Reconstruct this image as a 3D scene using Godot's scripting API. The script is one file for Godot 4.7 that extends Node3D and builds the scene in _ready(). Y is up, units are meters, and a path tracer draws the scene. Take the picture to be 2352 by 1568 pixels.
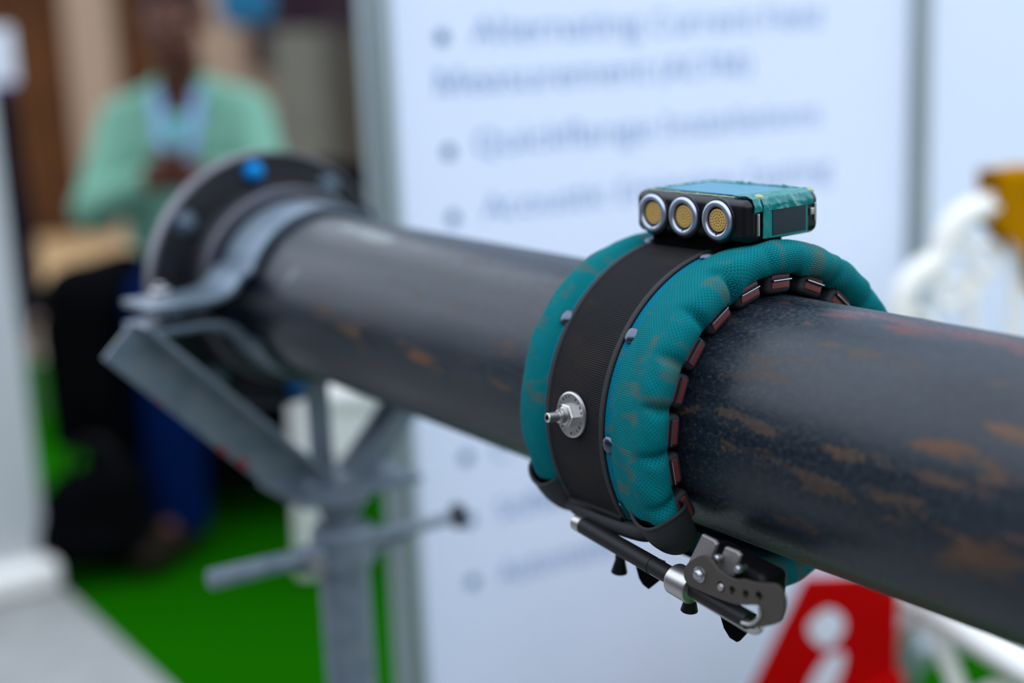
extends Node3D

# ---------------------------------------------------------------- constants measured from the photograph
const PY := 0.95            # height of the pipe axis (the axis runs along X at z = 0)
const PR := 0.08415         # outer radius of the pipe
var rng := RandomNumberGenerator.new()
var taken := {}

func _ready() -> void:
	rng.seed = 7
	# ------------------------------------------------------------ camera, sky, exposure
	var cam := Camera3D.new()
	cam.name = "camera"
	cam.position = Vector3(0.0, 1.21654, 0.66766)
	cam.rotation = Vector3(deg_to_rad(-12.5368), deg_to_rad(55.5086), deg_to_rad(-2.3112))
	var att := CameraAttributesPhysical.new()
	att.frustum_focal_length = 50.0
	att.frustum_focus_distance = 0.925
	att.exposure_aperture = 1.8
	cam.attributes = att
	cam.fov = 26.99
	cam.near = 0.02
	cam.far = 200.0
	add_child(cam)
	cam.current = true
	var sm := ProceduralSkyMaterial.new()
	sm.sky_top_color = Color(0.90, 0.94, 1.0)
	sm.sky_horizon_color = Color(0.86, 0.90, 0.97)
	sm.sky_curve = 0.15
	sm.ground_bottom_color = Color(0.42, 0.42, 0.41)
	sm.ground_horizon_color = Color(0.62, 0.64, 0.66)
	sm.sky_energy_multiplier = 1.0
	var sky := Sky.new()
	sky.sky_material = sm
	var env := Environment.new()
	env.background_mode = Environment.BG_SKY
	env.sky = sky
	env.tonemap_mode = Environment.TONE_MAPPER_LINEAR
	env.tonemap_exposure = 2.75
	env.sdfgi_enabled = true
	env.ssao_enabled = true
	env.ssil_enabled = true
	var we := WorldEnvironment.new()
	we.name = "world_environment"
	we.environment = env
	add_child(we)

	make_materials()
	# ------------------------------------------------------------ large structure
	build_ground()
	build_back_wall()
	build_panels()
	build_column()
	build_surroundings()
	# ------------------------------------------------------------ objects
	build_pipe()
	build_stand()
	build_collar()
	build_garden_chair()
	build_red_board()
	build_person_group()
	build_background_things()

# ================================================================= naming
func numbered(called: String) -> String:
	var n: int = taken.get(called, 0)
	taken[called] = n + 1
	return called if n == 0 else "%s_%03d" % [called, n]

func thing(called: String, label: String, category: String, at: Vector3, group := "") -> Node3D:
	var o := Node3D.new()
	o.name = numbered(called)
	o.position = at
	add_child(o, true)
	tag(o, label, category, group)
	return o

func tag(o: Node3D, label: String, category: String, group := "") -> void:
	o.set_meta("label", label)
	if category != "":
		o.set_meta("category", category)
	if group != "":
		o.set_meta("group", group)

func origin_of(n: Node) -> Vector3:
	var p := Vector3.ZERO
	while n != self and n is Node3D:
		p += n.position
		n = n.get_parent()
	return p

# one mesh under a parent; the shape is given in world coordinates
func part(called: String, g: Geo, mat: Material, parent: Node3D = null, crease := 38.0) -> MeshInstance3D:
	var mi := MeshInstance3D.new()
	mi.name = called
	var at := Vector3.ZERO if parent == null else origin_of(parent)
	mi.mesh = g.mesh(crease, at)
	mi.material_override = mat
	if parent == null:
		mi.name = numbered(called)
		add_child(mi, true)
	else:
		parent.add_child(mi, true)
	return mi

func struct(called: String, g: Geo, mat: Material, label: String, category: String, crease := 38.0) -> MeshInstance3D:
	var mi := part(called, g, mat, null, crease)
	tag(mi, label, category)
	mi.set_meta("kind", "structure")
	return mi

# ================================================================= geometry
class Geo:
	var v := PackedVector3Array()
	var uv := PackedVector2Array()
	var uv2 := PackedVector2Array()
	var i := PackedInt32Array()

	func add(g: Geo, t := Transform3D.IDENTITY) -> Geo:
		var b := v.size()
		for p in g.v:
			v.append(t * p)
		uv.append_array(g.uv)
		uv2.append_array(g.uv2)
		var flip := t.basis.determinant() < 0.0
		var k := 0
		while k < g.i.size():
			i.append(g.i[k] + b)
			i.append(g.i[k + (2 if flip else 1)] + b)
			i.append(g.i[k + (1 if flip else 2)] + b)
			k += 3
		return self

	func at(t: Transform3D) -> Geo:
		var g := Geo.new()
		return g.add(self, t)

	func pt(p: Vector3, u := Vector2.ZERO, u2 := Vector2.ZERO) -> int:
		v.append(p)
		uv.append(u)
		uv2.append(u2)
		return v.size() - 1

	func quad(a: int, b: int, c: int, d: int) -> void:
		i.append_array([a, b, c, a, c, d])

	# turn the faces so that they look away from the middle of the shape
	func orient() -> Geo:
		var mid := Vector3.ZERO
		for p in v:
			mid += p
		mid /= maxf(1.0, v.size())
		var s := 0.0
		var k := 0
		while k < i.size():
			var a := v[i[k]]
			var n := (v[i[k + 1]] - a).cross(v[i[k + 2]] - a)
			s += n.dot(a - mid)
			k += 3
		if s < 0.0:
			flip()
		return self

	func flip() -> Geo:
		var k := 0
		while k < i.size():
			var t := i[k + 1]
			i[k + 1] = i[k + 2]
			i[k + 2] = t
			k += 3
		return self

	# faces here run counter-clockwise seen from outside; Godot wants them clockwise
	func mesh(crease: float, off: Vector3) -> ArrayMesh:
		var ids := {}
		var own := PackedInt32Array()
		own.resize(v.size())
		for k in v.size():
			var key := Vector3i((v[k] * 40000.0).round())
			if not ids.has(key):
				ids[key] = ids.size()
			own[k] = ids[key]
		var faces := i.size() / 3
		var fn := PackedVector3Array()
		fn.resize(faces)
		var around: Array = []
		around.resize(ids.size())
		for k in ids.size():
			around[k] = PackedInt32Array()
		for f in faces:
			var a := v[i[f * 3]]
			fn[f] = (v[i[f * 3 + 1]] - a).cross(v[i[f * 3 + 2]] - a)
			for c in 3:
				around[own[i[f * 3 + c]]].append(f)
		var least := cos(deg_to_rad(crease))
		var ov := PackedVector3Array()
		var on := PackedVector3Array()
		var ou := PackedVector2Array()
		var ou2 := PackedVector2Array()
		var fu := PackedVector3Array()
		fu.resize(faces)
		for f in faces:
			fu[f] = fn[f].normalized()
		for f in faces:
			if fn[f].length_squared() < 1e-20:
				continue
			for c in [0, 2, 1]:
				var at_: int = i[f * 3 + c]
				var n := Vector3.ZERO
				for o in around[own[at_]]:
					if fu[o].dot(fu[f]) >= least:
						n += fn[o]
				ov.append(v[at_] - off)
				on.append(n.normalized())
				ou.append(uv[at_])
				ou2.append(uv2[at_])
		var arr := []
		arr.resize(Mesh.ARRAY_MAX)
		arr[Mesh.ARRAY_VERTEX] = ov
		arr[Mesh.ARRAY_NORMAL] = on
		arr[Mesh.ARRAY_TEX_UV] = ou
		arr[Mesh.ARRAY_TEX_UV2] = ou2
		var m := ArrayMesh.new()
		m.add_surface_from_arrays(Mesh.PRIMITIVE_TRIANGLES, arr)
		return m

# surface through f(u, v) -> [position, uv, uv2]
func grid(nu: int, nv: int, f: Callable) -> Geo:
	var g := Geo.new()
	for a in nu + 1:
		for b in nv + 1:
			var r: Array = f.call(float(a) / nu, float(b) / nv)
			g.pt(r[0], r[1] if r.size() > 1 else Vector2(float(a) / nu, float(b) / nv), r[2] if r.size() > 2 else Vector2.ZERO)
	for a in nu:
		for b in nv:
			var k := a * (nv + 1) + b
			g.quad(k, k + nv + 1, k + nv + 2, k + 1)
	return g

# box with rounded edges, about its middle
func rbox(size: Vector3, r: float, seg := 2) -> Geo:
	var h := size / 2.0
	r = minf(r, minf(h.x, minf(h.y, h.z)) * 0.98)
	var ts := PackedFloat32Array()
	for s in seg + 1:
		ts.append(-1.0 + float(s) / seg)     # -1..0 : the first rounded edge
	var g := Geo.new()
	for ax in 3:
		for sg in [-1.0, 1.0]:
			var n := ts.size() * 2
			var base := g.v.size()
			for a in n:
				for b in n:
					var ca := _edge(a, ts, h[(ax + 1) % 3], r)
					var cb := _edge(b, ts, h[(ax + 2) % 3], r)
					var inner := Vector3.ZERO
					var dir := Vector3.ZERO
					inner[ax] = sg * (h[ax] - r)
					dir[ax] = sg
					inner[(ax + 1) % 3] = ca.x
					dir[(ax + 1) % 3] = ca.y
					inner[(ax + 2) % 3] = cb.x
					dir[(ax + 2) % 3] = cb.y
					var p := inner + dir.normalized() * r
					g.pt(p, Vector2(p[(ax + 1) % 3], p[(ax + 2) % 3]))
			for a in n - 1:
				for b in n - 1:
					var k := base + a * n + b
					if sg > 0.0:
						g.quad(k, k + n, k + n + 1, k + 1)
					else:
						g.quad(k, k + 1, k + n + 1, k + n)
	return g

func _edge(a: int, ts: PackedFloat32Array, h: float, r: float) -> Vector2:
	var n := ts.size()
	if a < n:
		return Vector2(-(h - r), tan(ts[a] * PI / 4.0))
	return Vector2(h - r, tan(-ts[2 * n - 1 - a] * PI / 4.0))

func box(mid: Vector3, size: Vector3, r := 0.002, basis := Basis.IDENTITY) -> Geo:
	return rbox(size, r, 2 if r > 0.004 else 1).at(Transform3D(basis, mid))

# profile of (radius, height) turned round the Y axis
func lathe(prof: PackedVector2Array, n := 40, from := 0.0, to := TAU) -> Geo:
	var m := prof.size() - 1
	var g := grid(n, m, func(a, b):
		var t: float = lerpf(from, to, a)
		var q := prof[int(round(b * m))]
		return [Vector3(q.x * cos(t), q.y, q.x * sin(t)), Vector2(t * q.x, q.y)])
	return g.orient()

# round bar along a path
func tube(path: PackedVector3Array, rad, n := 12, closed := false) -> Geo:
	var g := Geo.new()
	var m := path.size()
	var up := Vector3.UP
	var t0 := (path[1] - path[0]).normalized()
	if absf(t0.dot(up)) > 0.9:
		up = Vector3.RIGHT
	var len := 0.0
	var nx := up
	for k in m:
		var t: Vector3
		if closed:
			t = (path[(k + 1) % m] - path[(k - 1 + m) % m]).normalized()
		else:
			t = (path[mini(k + 1, m - 1)] - path[maxi(k - 1, 0)]).normalized()
		nx = (nx - t * nx.dot(t)).normalized()
		var ny := t.cross(nx)
		var r: float = rad[k] if rad is PackedFloat32Array or rad is Array else rad
		if k > 0:
			len += path[k].distance_to(path[k - 1])
		for a in n + 1:
			var w := TAU * a / n
			g.pt(path[k] + (nx * cos(w) + ny * sin(w)) * r, Vector2(len, r * w))
	var rows := m if closed else m - 1
	for k in rows:
		for a in n:
			var q := k * (n + 1) + a
			var q2 := ((k + 1) % m) * (n + 1) + a
			g.quad(q, q + 1, q2 + 1, q2)
	if not closed:
		for e in [0, m - 1]:
			var c := g.pt(path[e])
			for a in n:
				var q: int = e * (n + 1) + a
				if e == 0:
					g.i.append_array([c, q + 1, q])
				else:
					g.i.append_array([c, q, q + 1])
	return g

func spline(pts: Array, per := 8, closed := false) -> PackedVector3Array:
	var out := PackedVector3Array()
	var m := pts.size()
	var segs := m if closed else m - 1
	for k in segs:
		var p1: Vector3 = pts[k]
		var p2: Vector3 = pts[(k + 1) % m]
		var p0: Vector3 = pts[(k - 1 + m) % m] if closed or k > 0 else p1
		var p3: Vector3 = pts[(k + 2) % m] if closed or k + 2 < m else p2
		for s in per:
			out.append(p1.cubic_interpolate(p2, p0, p3, float(s) / per))
	if not closed:
		out.append(pts[m - 1])
	return out

# flat outline given thickness, with small chamfers; lies in XY, z from -d/2 to d/2
func plate(poly: PackedVector2Array, d: float, bevel := 0.0) -> Geo:
	var g := Geo.new()
	var p := poly.duplicate()
	if Geometry2D.is_polygon_clockwise(p):
		p.reverse()
	var n := p.size()
	var inn := PackedVector2Array()
	for k in n:
		var a := (p[k] - p[(k - 1 + n) % n]).normalized()
		var b := (p[(k + 1) % n] - p[k]).normalized()
		var na := Vector2(-a.y, a.x)
		var nb := Vector2(-b.y, b.x)
		var s := (na + nb).normalized()
		inn.append(p[k] + s * bevel / maxf(0.5, s.dot(na)))
	var tri := Geometry2D.triangulate_polygon(p)
	for sg in [1.0, -1.0]:
		var base := g.v.size()
		for k in n:
			g.pt(Vector3(inn[k].x, inn[k].y, sg * d / 2.0), inn[k])
		var k2 := 0
		while k2 < tri.size():
			var A := tri[k2]
			var B := tri[k2 + 1]
			var C := tri[k2 + 2]
			if (inn[B] - inn[A]).cross(inn[C] - inn[A]) < 0.0:
				var T := B
				B = C
				C = T
			if sg > 0.0:
				g.i.append_array([base + A, base + B, base + C])
			else:
				g.i.append_array([base + A, base + C, base + B])
			k2 += 3
	var rings := [[inn, d / 2.0], [p, d / 2.0 - bevel], [p, -d / 2.0 + bevel], [inn, -d / 2.0]]
	for r in 3:
		if bevel == 0.0 and r != 1:
			continue
		for k in n:
			var l := (k + 1) % n
			var q0: PackedVector2Array = rings[r][0]
			var q1: PackedVector2Array = rings[r + 1][0]
			var a0 := g.pt(Vector3(q0[k].x, q0[k].y, rings[r][1]), Vector2(k, 0))
			var a1 := g.pt(Vector3(q0[l].x, q0[l].y, rings[r][1]), Vector2(l, 0))
			var b0 := g.pt(Vector3(q1[k].x, q1[k].y, rings[r + 1][1]), Vector2(k, d))
			var b1 := g.pt(Vector3(q1[l].x, q1[l].y, rings[r + 1][1]), Vector2(l, d))
			g.quad(a0, b0, b1, a1)
	return g

func smooth_poly(pts: Array, per := 4) -> PackedVector2Array:
	var out := PackedVector2Array()
	var m := pts.size()
	for k in m:
		for s in per:
			out.append(pts[k].cubic_interpolate(pts[(k + 1) % m], pts[(k - 1 + m) % m], pts[(k + 2) % m], float(s) / per))
	return out

func disc_poly(c: Vector2, r: float, n := 20) -> PackedVector2Array:
	var out := PackedVector2Array()
	for k in n:
		out.append(c + Vector2(cos(TAU * k / n), sin(TAU * k / n)) * r)
	return out

# closed profile of (x, r) swept round the pipe axis between two angles (degrees; 0 = towards +Z, 90 = up)
func ring(prof: PackedVector2Array, a0: float, a1: float, n: int, bend = null) -> Geo:
	var m := prof.size()
	var acc := PackedFloat32Array([0.0])
	for k in m:
		acc.append(acc[k] + prof[k].distance_to(prof[(k + 1) % m]))
	var g := grid(n, m, func(a, b):
		var k := int(round(b * m))
		var q := prof[k % m]
		var t := lerpf(a0, a1, a)
		if bend != null:
			q = bend.call(t, q)
		var w := deg_to_rad(t)
		return [Vector3(q.x, PY + q.y * sin(w), q.y * cos(w)), Vector2(w * 0.115, acc[k]), Vector2(w * 0.115, q.x)])
	# orientation: profile direction decides
	var area := 0.0
	for k in m:
		area += prof[k].cross(prof[(k + 1) % m])
	if area < 0.0:
		g.flip()
	if absf(a1 - a0) < 359.5:
		for e in [0, n]:
			var mid := Vector3.ZERO
			for b in m:
				mid += g.v[e * (m + 1) + b] / m
			var c := g.pt(mid)
			for b in m:
				var q: int = e * (m + 1) + b
				if (e == 0) == (area < 0.0):
					g.i.append_array([c, q, q + 1])
				else:
					g.i.append_array([c, q + 1, q])
	return g

func rect_ring(x0: float, x1: float, r0: float, r1: float, a0: float, a1: float, n: int, ch := 0.0006) -> Geo:
	return ring(PackedVector2Array([Vector2(x0 + ch, r0), Vector2(x1 - ch, r0), Vector2(x1, r0 + ch), Vector2(x1, r1 - ch), Vector2(x1 - ch, r1), Vector2(x0 + ch, r1), Vector2(x0, r1 - ch), Vector2(x0, r0 + ch)]), a0, a1, n)

# a frame on the pipe: x along the axis, y outwards, z round it
func on_pipe(x: float, r: float, deg: float) -> Transform3D:
	var w := deg_to_rad(deg)
	var out := Vector3(0, sin(w), cos(w))
	var X := Vector3(1, 0, 0)
	return Transform3D(Basis(X, out, X.cross(out)), Vector3(x, PY, 0) + out * r)

func lathe_at(prof: Array, t: Transform3D, n := 32) -> Geo:
	return lathe(PackedVector2Array(prof), n).at(t)

func along(dir: Vector3, at: Vector3) -> Transform3D:       # Y of the frame along dir
	var y := dir.normalized()
	var x := Vector3.UP.cross(y)
	if x.length() < 0.05:
		x = Vector3.RIGHT
	x = (x - y * x.dot(y)).normalized()
	return Transform3D(Basis(x, y, x.cross(y)), at)

# ---------------------------------------------------------------- bodies: capsules joined smoothly, meshed as surface nets
# each bone: [a, b, radius at a, radius at b]
func net(bones: Array, cell: float, k: float) -> Geo:
	var lo := Vector3.INF
	var hi := -Vector3.INF
	for b in bones:
		var r: float = maxf(b[2], b[3]) + k + cell * 2.0
		for e in 2:
			lo = lo.min(b[e] - Vector3.ONE * r)
			hi = hi.max(b[e] + Vector3.ONE * r)
	var nx := int(ceil((hi.x - lo.x) / cell)) + 1
	var ny := int(ceil((hi.y - lo.y) / cell)) + 1
	var nz := int(ceil((hi.z - lo.z) / cell)) + 1
	var f := PackedFloat32Array()
	f.resize(nx * ny * nz)
	f.fill(1000.0)
	for b in bones:
		var A: Vector3 = b[0]
		var D: Vector3 = b[1] - b[0]
		var dd := maxf(D.length_squared(), 1e-9)
		var ra: float = b[2]
		var rb: float = b[3]
		var r: float = maxf(ra, rb) + k + cell * 2.0
		var l0: Vector3 = (b[0].min(b[1]) - Vector3.ONE * r - lo) / cell
		var l1: Vector3 = (b[0].max(b[1]) + Vector3.ONE * r - lo) / cell
		for x in range(maxi(0, int(l0.x)), mini(nx, int(l1.x) + 1)):
			for y in range(maxi(0, int(l0.y)), mini(ny, int(l1.y) + 1)):
				var row := (x * ny + y) * nz
				for z in range(maxi(0, int(l0.z)), mini(nz, int(l1.z) + 1)):
					var p := lo + Vector3(x, y, z) * cell - A
					var t := clampf(p.dot(D) / dd, 0.0, 1.0)
					var d := (p - D * t).length() - lerpf(ra, rb, t)
					var o := f[row + z]
					var h := maxf(k - absf(o - d), 0.0) / k
					f[row + z] = minf(o, d) - h * h * k * 0.25
	var g := Geo.new()
	var at_ := {}
	var sx := ny * nz
	for x in nx - 1:
		for y in ny - 1:
			for z in nz - 1:
				var q := x * sx + y * nz + z
				var d0 := f[q]
				if absf(d0) > cell * 4.0:
					continue
				var c := [d0, f[q + sx], f[q + nz], f[q + sx + nz], f[q + 1], f[q + sx + 1], f[q + nz + 1], f[q + sx + nz + 1]]
				var neg := 0
				for e in 8:
					if c[e] < 0.0:
						neg += 1
				if neg == 0 or neg == 8:
					continue
				var s := Vector3.ZERO
				var cnt := 0
				for e in [[0, 1], [2, 3], [4, 5], [6, 7], [0, 2], [1, 3], [4, 6], [5, 7], [0, 4], [1, 5], [2, 6], [3, 7]]:
					var u: float = c[e[0]]
					var w: float = c[e[1]]
					if (u < 0.0) != (w < 0.0):
						var t := u / (u - w)
						var pa := Vector3(e[0] & 1, (e[0] >> 1) & 1, e[0] >> 2)
						var pb := Vector3(e[1] & 1, (e[1] >> 1) & 1, e[1] >> 2)
						s += pa.lerp(pb, t)
						cnt += 1
				var pos := lo + (Vector3(x, y, z) + s / cnt) * cell
				at_[q] = g.pt(pos, Vector2(pos.x + pos.z, pos.y))
	for q in at_:
		var z: int = q % nz
		var y: int = (q / nz) % ny
		var x: int = q / sx
		var inside := f[q] < 0.0
		# edges along x, y, z from this corner
		if y > 0 and z > 0 and (f[q + sx] < 0.0) != inside and at_.has(q - nz) and at_.has(q - 1) and at_.has(q - nz - 1):
			_nq(g, at_[q], at_[q - nz], at_[q - nz - 1], at_[q - 1], inside)
		if x > 0 and z > 0 and (f[q + nz] < 0.0) != inside and at_.has(q - sx) and at_.has(q - 1) and at_.has(q - sx - 1):
			_nq(g, at_[q], at_[q - 1], at_[q - sx - 1], at_[q - sx], inside)
		if x > 0 and y > 0 and (f[q + 1] < 0.0) != inside and at_.has(q - sx) and at_.has(q - nz) and at_.has(q - sx - nz):
			_nq(g, at_[q], at_[q - sx], at_[q - sx - nz], at_[q - nz], inside)
	return g

func _nq(g: Geo, a: int, b: int, c: int, d: int, fwd: bool) -> void:
	if fwd:
		g.quad(a, b, c, d)
	else:
		g.quad(a, d, c, b)

# ================================================================= materials
var M := {}

func mat(color: Color, rough := 0.6, metal := 0.0, spec := 0.5) -> StandardMaterial3D:
	var m := StandardMaterial3D.new()
	m.albedo_color = color
	m.roughness = rough
	m.metallic = metal
	m.metallic_specular = spec
	m.cull_mode = BaseMaterial3D.CULL_DISABLED
	return m

func noise(freq: float, oct := 4, type := FastNoiseLite.TYPE_SIMPLEX_SMOOTH, sd := 1) -> FastNoiseLite:
	var n := FastNoiseLite.new()
	n.seed = sd
	n.noise_type = type
	n.frequency = freq
	n.fractal_octaves = oct
	return n

func noise_tex(n: FastNoiseLite, w: int, h: int, cols: Array, offs: Array) -> NoiseTexture2D:
	var t := NoiseTexture2D.new()
	t.width = w
	t.height = h
	t.seamless = true
	t.generate_mipmaps = false
	t.noise = n
	var g := Gradient.new()
	g.colors = PackedColorArray(cols)
	g.offsets = PackedFloat32Array(offs)
	t.color_ramp = g
	return t

func grey(a: float) -> Color:
	return Color(a, a, a)

# woven cloth: bumps of the weave as height only
func weave_image(n: int, cells: int) -> Image:
	var im := Image.create(n, n, false, Image.FORMAT_RGB8)
	for y in n:
		for x in n:
			var u := float(x) / n * cells
			var w := float(y) / n * cells
			var over := (int(u) + int(w)) % 2 == 0
			var fu := u - floorf(u)
			var fw := w - floorf(w)
			var h := sin(PI * fu) * (0.55 + 0.45 * sin(PI * fw)) if over else sin(PI * fw) * (0.55 + 0.45 * sin(PI * fu))
			im.set_pixel(x, y, grey(clampf(0.12 + 0.88 * h, 0, 1)))
	return im

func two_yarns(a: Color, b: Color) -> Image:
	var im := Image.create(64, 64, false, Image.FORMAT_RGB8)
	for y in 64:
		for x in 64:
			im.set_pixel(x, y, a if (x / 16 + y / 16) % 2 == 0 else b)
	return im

func make_materials() -> void:
	M.black = mat(Color(0.03, 0.032, 0.04), 0.5, 0.0, 0.3)
	M.black_plastic = mat(Color(0.035, 0.038, 0.05), 0.35, 0.0, 0.42)
	M.rubber = mat(Color(0.145, 0.15, 0.16), 0.62, 0.0, 0.35)
	M.dark_rubber = mat(Color(0.05, 0.052, 0.058), 0.55, 0.0, 0.4)
	M.chrome = mat(Color(0.62, 0.64, 0.68), 0.22, 1.0)
	M.steel = mat(Color(0.66, 0.66, 0.67), 0.3, 1.0)
	M.nickel = mat(Color(0.72, 0.71, 0.70), 0.36, 1.0)
	M.socket = mat(Color(0.66, 0.69, 0.75), 0.34, 0.9)
	M.bronze_steel = mat(Color(0.31, 0.285, 0.265), 0.5, 0.5)
	M.lug = mat(Color(0.56, 0.54, 0.53), 0.45, 0.6)
	M.gun = mat(Color(0.33, 0.36, 0.42), 0.3, 1.0)
	M.gold = mat(Color(0.80, 0.64, 0.35), 0.5, 0.2)
	M.pin_dark = mat(Color(0.28, 0.2, 0.09), 0.5, 0.3)
	M.red_pad = mat(Color(0.37, 0.14, 0.14), 0.5)
	M.red = mat(Color(0.70, 0.0, 0.0), 0.8, 0.0, 0.2)
	M.white = mat(Color(0.94, 0.93, 0.90), 0.35)
	M.sign_white = mat(Color(0.88, 0.90, 0.94), 0.45)
	M.panel = mat(Color(0.85, 0.885, 0.955), 0.5, 0.0, 0.3)
	M.ink = mat(Color(0.40, 0.53, 0.72), 0.5)
	M.ink_teal = mat(Color(0.0, 0.34, 0.52), 0.5)
	M.ink_blue = mat(Color(0.12, 0.2, 0.5), 0.5)
	M.alu = mat(Color(0.64, 0.69, 0.70), 0.42, 0.6)
	M.blue_plug = mat(Color(0.0, 0.47, 0.74), 0.5, 0.0, 0.25)
	M.yellow = mat(Color(0.66, 0.45, 0.0), 0.9, 0.0, 0.15)
	M.navy = mat(Color(0.03, 0.05, 0.095), 0.85, 0.0, 0.15)
	M.skin = mat(Color(0.33, 0.19, 0.14), 0.6, 0.0, 0.3)
	M.hair = mat(Color(0.06, 0.045, 0.04), 0.8)
	M.eye = mat(Color(0.75, 0.72, 0.68), 0.3)
	M.shirt = mat(Color(0.43, 0.61, 0.525), 0.9, 0.0, 0.15)
	M.tee = mat(Color(0.42, 0.72, 0.66), 0.85)
	M.lanyard = mat(Color(0.50, 0.62, 0.78), 0.6)
	M.trousers = mat(Color(0.0, 0.085, 0.25), 0.9, 0.0, 0.12)
	M.black_cloth = mat(Color(0.022, 0.026, 0.032), 0.9, 0.0, 0.12)
	M.shoe = mat(Color(0.11, 0.082, 0.045), 0.6, 0.0, 0.2)
	M.blue_cloth = mat(Color(0.0, 0.36, 0.50), 0.8)
	M.purple = mat(Color(0.18, 0.125, 0.16), 0.95, 0.0, 0.1)
	M.column = mat(Color(0.72, 0.73, 0.73), 0.5)
	M.concrete = mat(Color(0.57, 0.57, 0.56), 0.8)
	M.tan = mat(Color(0.66, 0.53, 0.36), 0.85)
	M.pink_stone = mat(Color(0.74, 0.62, 0.56), 0.85)
	M.plaster = mat(Color(0.58, 0.50, 0.43), 0.9, 0.0, 0.2)
	M.grey_cabinet = mat(Color(0.38, 0.38, 0.345), 0.7, 0.0, 0.25)
	M.dark_frame = mat(Color(0.28, 0.27, 0.26), 0.7)
	M.partition = mat(Color(0.22, 0.23, 0.25), 0.8)
	M.olive = mat(Color(0.30, 0.275, 0.23), 0.85, 0.0, 0.2)
	M.turf_base = mat(Color(0.06, 0.32, 0.0), 0.95, 0.0, 0.05)
	M.teal_tape = mat(Color(0.0, 0.43, 0.42), 0.3, 0.0, 0.35)
	M.teal_tape.clearcoat_enabled = true
	M.teal_tape.clearcoat = 0.2
	M.teal_tape.clearcoat_roughness = 0.12
	M.sky_label = mat(Color(0.05, 0.45, 0.54), 0.3)
	M.dark_label = mat(Color(0.04, 0.11, 0.17), 0.3)
	M.amber = mat(Color(0.56, 0.58, 0.44), 0.35)

	# weathered wood boards
	M.wood = mat(Color(1, 1, 1), 0.8, 0.0, 0.2)
	M.wood.albedo_texture = noise_tex(noise(0.02, 4), 256, 256, [Color(0.22, 0.13, 0.065), Color(0.30, 0.185, 0.10), Color(0.35, 0.22, 0.125)], [0.2, 0.5, 0.8])
	M.wood.uv1_scale = Vector3(3.0, 0.25, 1)

	# galvanised steel: faint spangle
	M.galv = mat(Color(1, 1, 1), 0.38, 0.75)
	M.galv.albedo_texture = noise_tex(noise(0.03, 3, FastNoiseLite.TYPE_CELLULAR, 5), 256, 256, [Color(0.38, 0.44, 0.49), Color(0.48, 0.54, 0.59)], [0.1, 0.9])
	M.galv.uv1_scale = Vector3(9, 9, 1)
	M.grey_paint = mat(Color(1, 1, 1), 0.5, 0.3)
	M.grey_paint.albedo_texture = noise_tex(noise(0.02, 5, FastNoiseLite.TYPE_SIMPLEX_SMOOTH, 6), 256, 256, [Color(0.38, 0.43, 0.475), Color(0.425, 0.475, 0.52), Color(0.46, 0.485, 0.51)], [0.2, 0.6, 0.85])
	M.grey_paint.uv1_scale = Vector3(6, 6, 1)
	M.flange_black = mat(Color(1, 1, 1), 0.42)
	M.flange_black.albedo_texture = noise_tex(noise(0.03, 4, FastNoiseLite.TYPE_SIMPLEX_SMOOTH, 8), 256, 256, [Color(0.05, 0.057, 0.075), Color(0.085, 0.092, 0.115)], [0.3, 0.7])
	M.flange_black.uv1_scale = Vector3(5, 5, 1)
	M.flange_rim = mat(Color(0.34, 0.34, 0.37), 0.4, 0.6)
	M.red_primer = mat(Color(0.5, 0.16, 0.14), 0.7)

	# teal nylon: weave in uv (metres), grime in uv2
	var weave := ImageTexture.create_from_image(weave_image(64, 4))
	# thread highlights put into the colour as a lighter tone on alternate crossings
	var thread_lights := two_yarns(Color(0.0, 0.37, 0.41), Color(0.02, 0.46, 0.465))
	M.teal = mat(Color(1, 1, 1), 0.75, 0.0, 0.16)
	M.teal.albedo_texture = ImageTexture.create_from_image(thread_lights)
	M.teal.heightmap_enabled = true
	M.teal.heightmap_texture = weave
	M.teal.heightmap_scale = 0.06
	M.teal.uv1_scale = Vector3(172, 172, 1)
	# dried mud rubbed into the cloth, in patches
	var gn := noise(0.034, 5, FastNoiseLite.TYPE_SIMPLEX_SMOOTH, 21)
	var gp := noise(0.006, 2, FastNoiseLite.TYPE_SIMPLEX_SMOOTH, 22)
	var gr := Image.create(1024, 256, false, Image.FORMAT_RGBA8)
	for y in 256:
		for x in 1024:
			var a := smoothstep(0.16, 0.62, gn.get_noise_2d(x, y * 0.6) + 0.6 * gp.get_noise_2d(x + 300, y)) * 0.45
			gr.set_pixel(x, y, Color(0.36, 0.33, 0.25, a))
	M.teal.detail_enabled = true
	M.teal.detail_albedo = ImageTexture.create_from_image(gr)
	M.teal.detail_blend_mode = BaseMaterial3D.BLEND_MODE_MIX
	M.teal.detail_uv_layer = BaseMaterial3D.DETAIL_UV_2
	M.teal.uv2_scale = Vector3(1.6, 6.0, 1)
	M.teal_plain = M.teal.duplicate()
	var thread_lights2 := two_yarns(Color(0.0, 0.40, 0.50), Color(0.02, 0.46, 0.53))  # seam strips get the same painted thread highlights, in a bluer teal
	M.teal_plain.albedo_texture = ImageTexture.create_from_image(thread_lights2)

	# black webbing: ribs across
	var rib := Image.create(32, 32, false, Image.FORMAT_RGB8)
	for y in 32:
		for x in 32:
			var h := 0.5 + 0.5 * sin(TAU * x / 16.0)
			h *= 0.8 + 0.2 * sin(TAU * (y / 8.0 + x / 32.0))
			rib.set_pixel(x, y, grey(h))
	M.webbing = mat(Color(0.085, 0.085, 0.094), 0.8, 0.0, 0.3)
	M.webbing.heightmap_enabled = true
	M.webbing.heightmap_texture = ImageTexture.create_from_image(rib)
	M.webbing.heightmap_scale = 0.07
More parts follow.
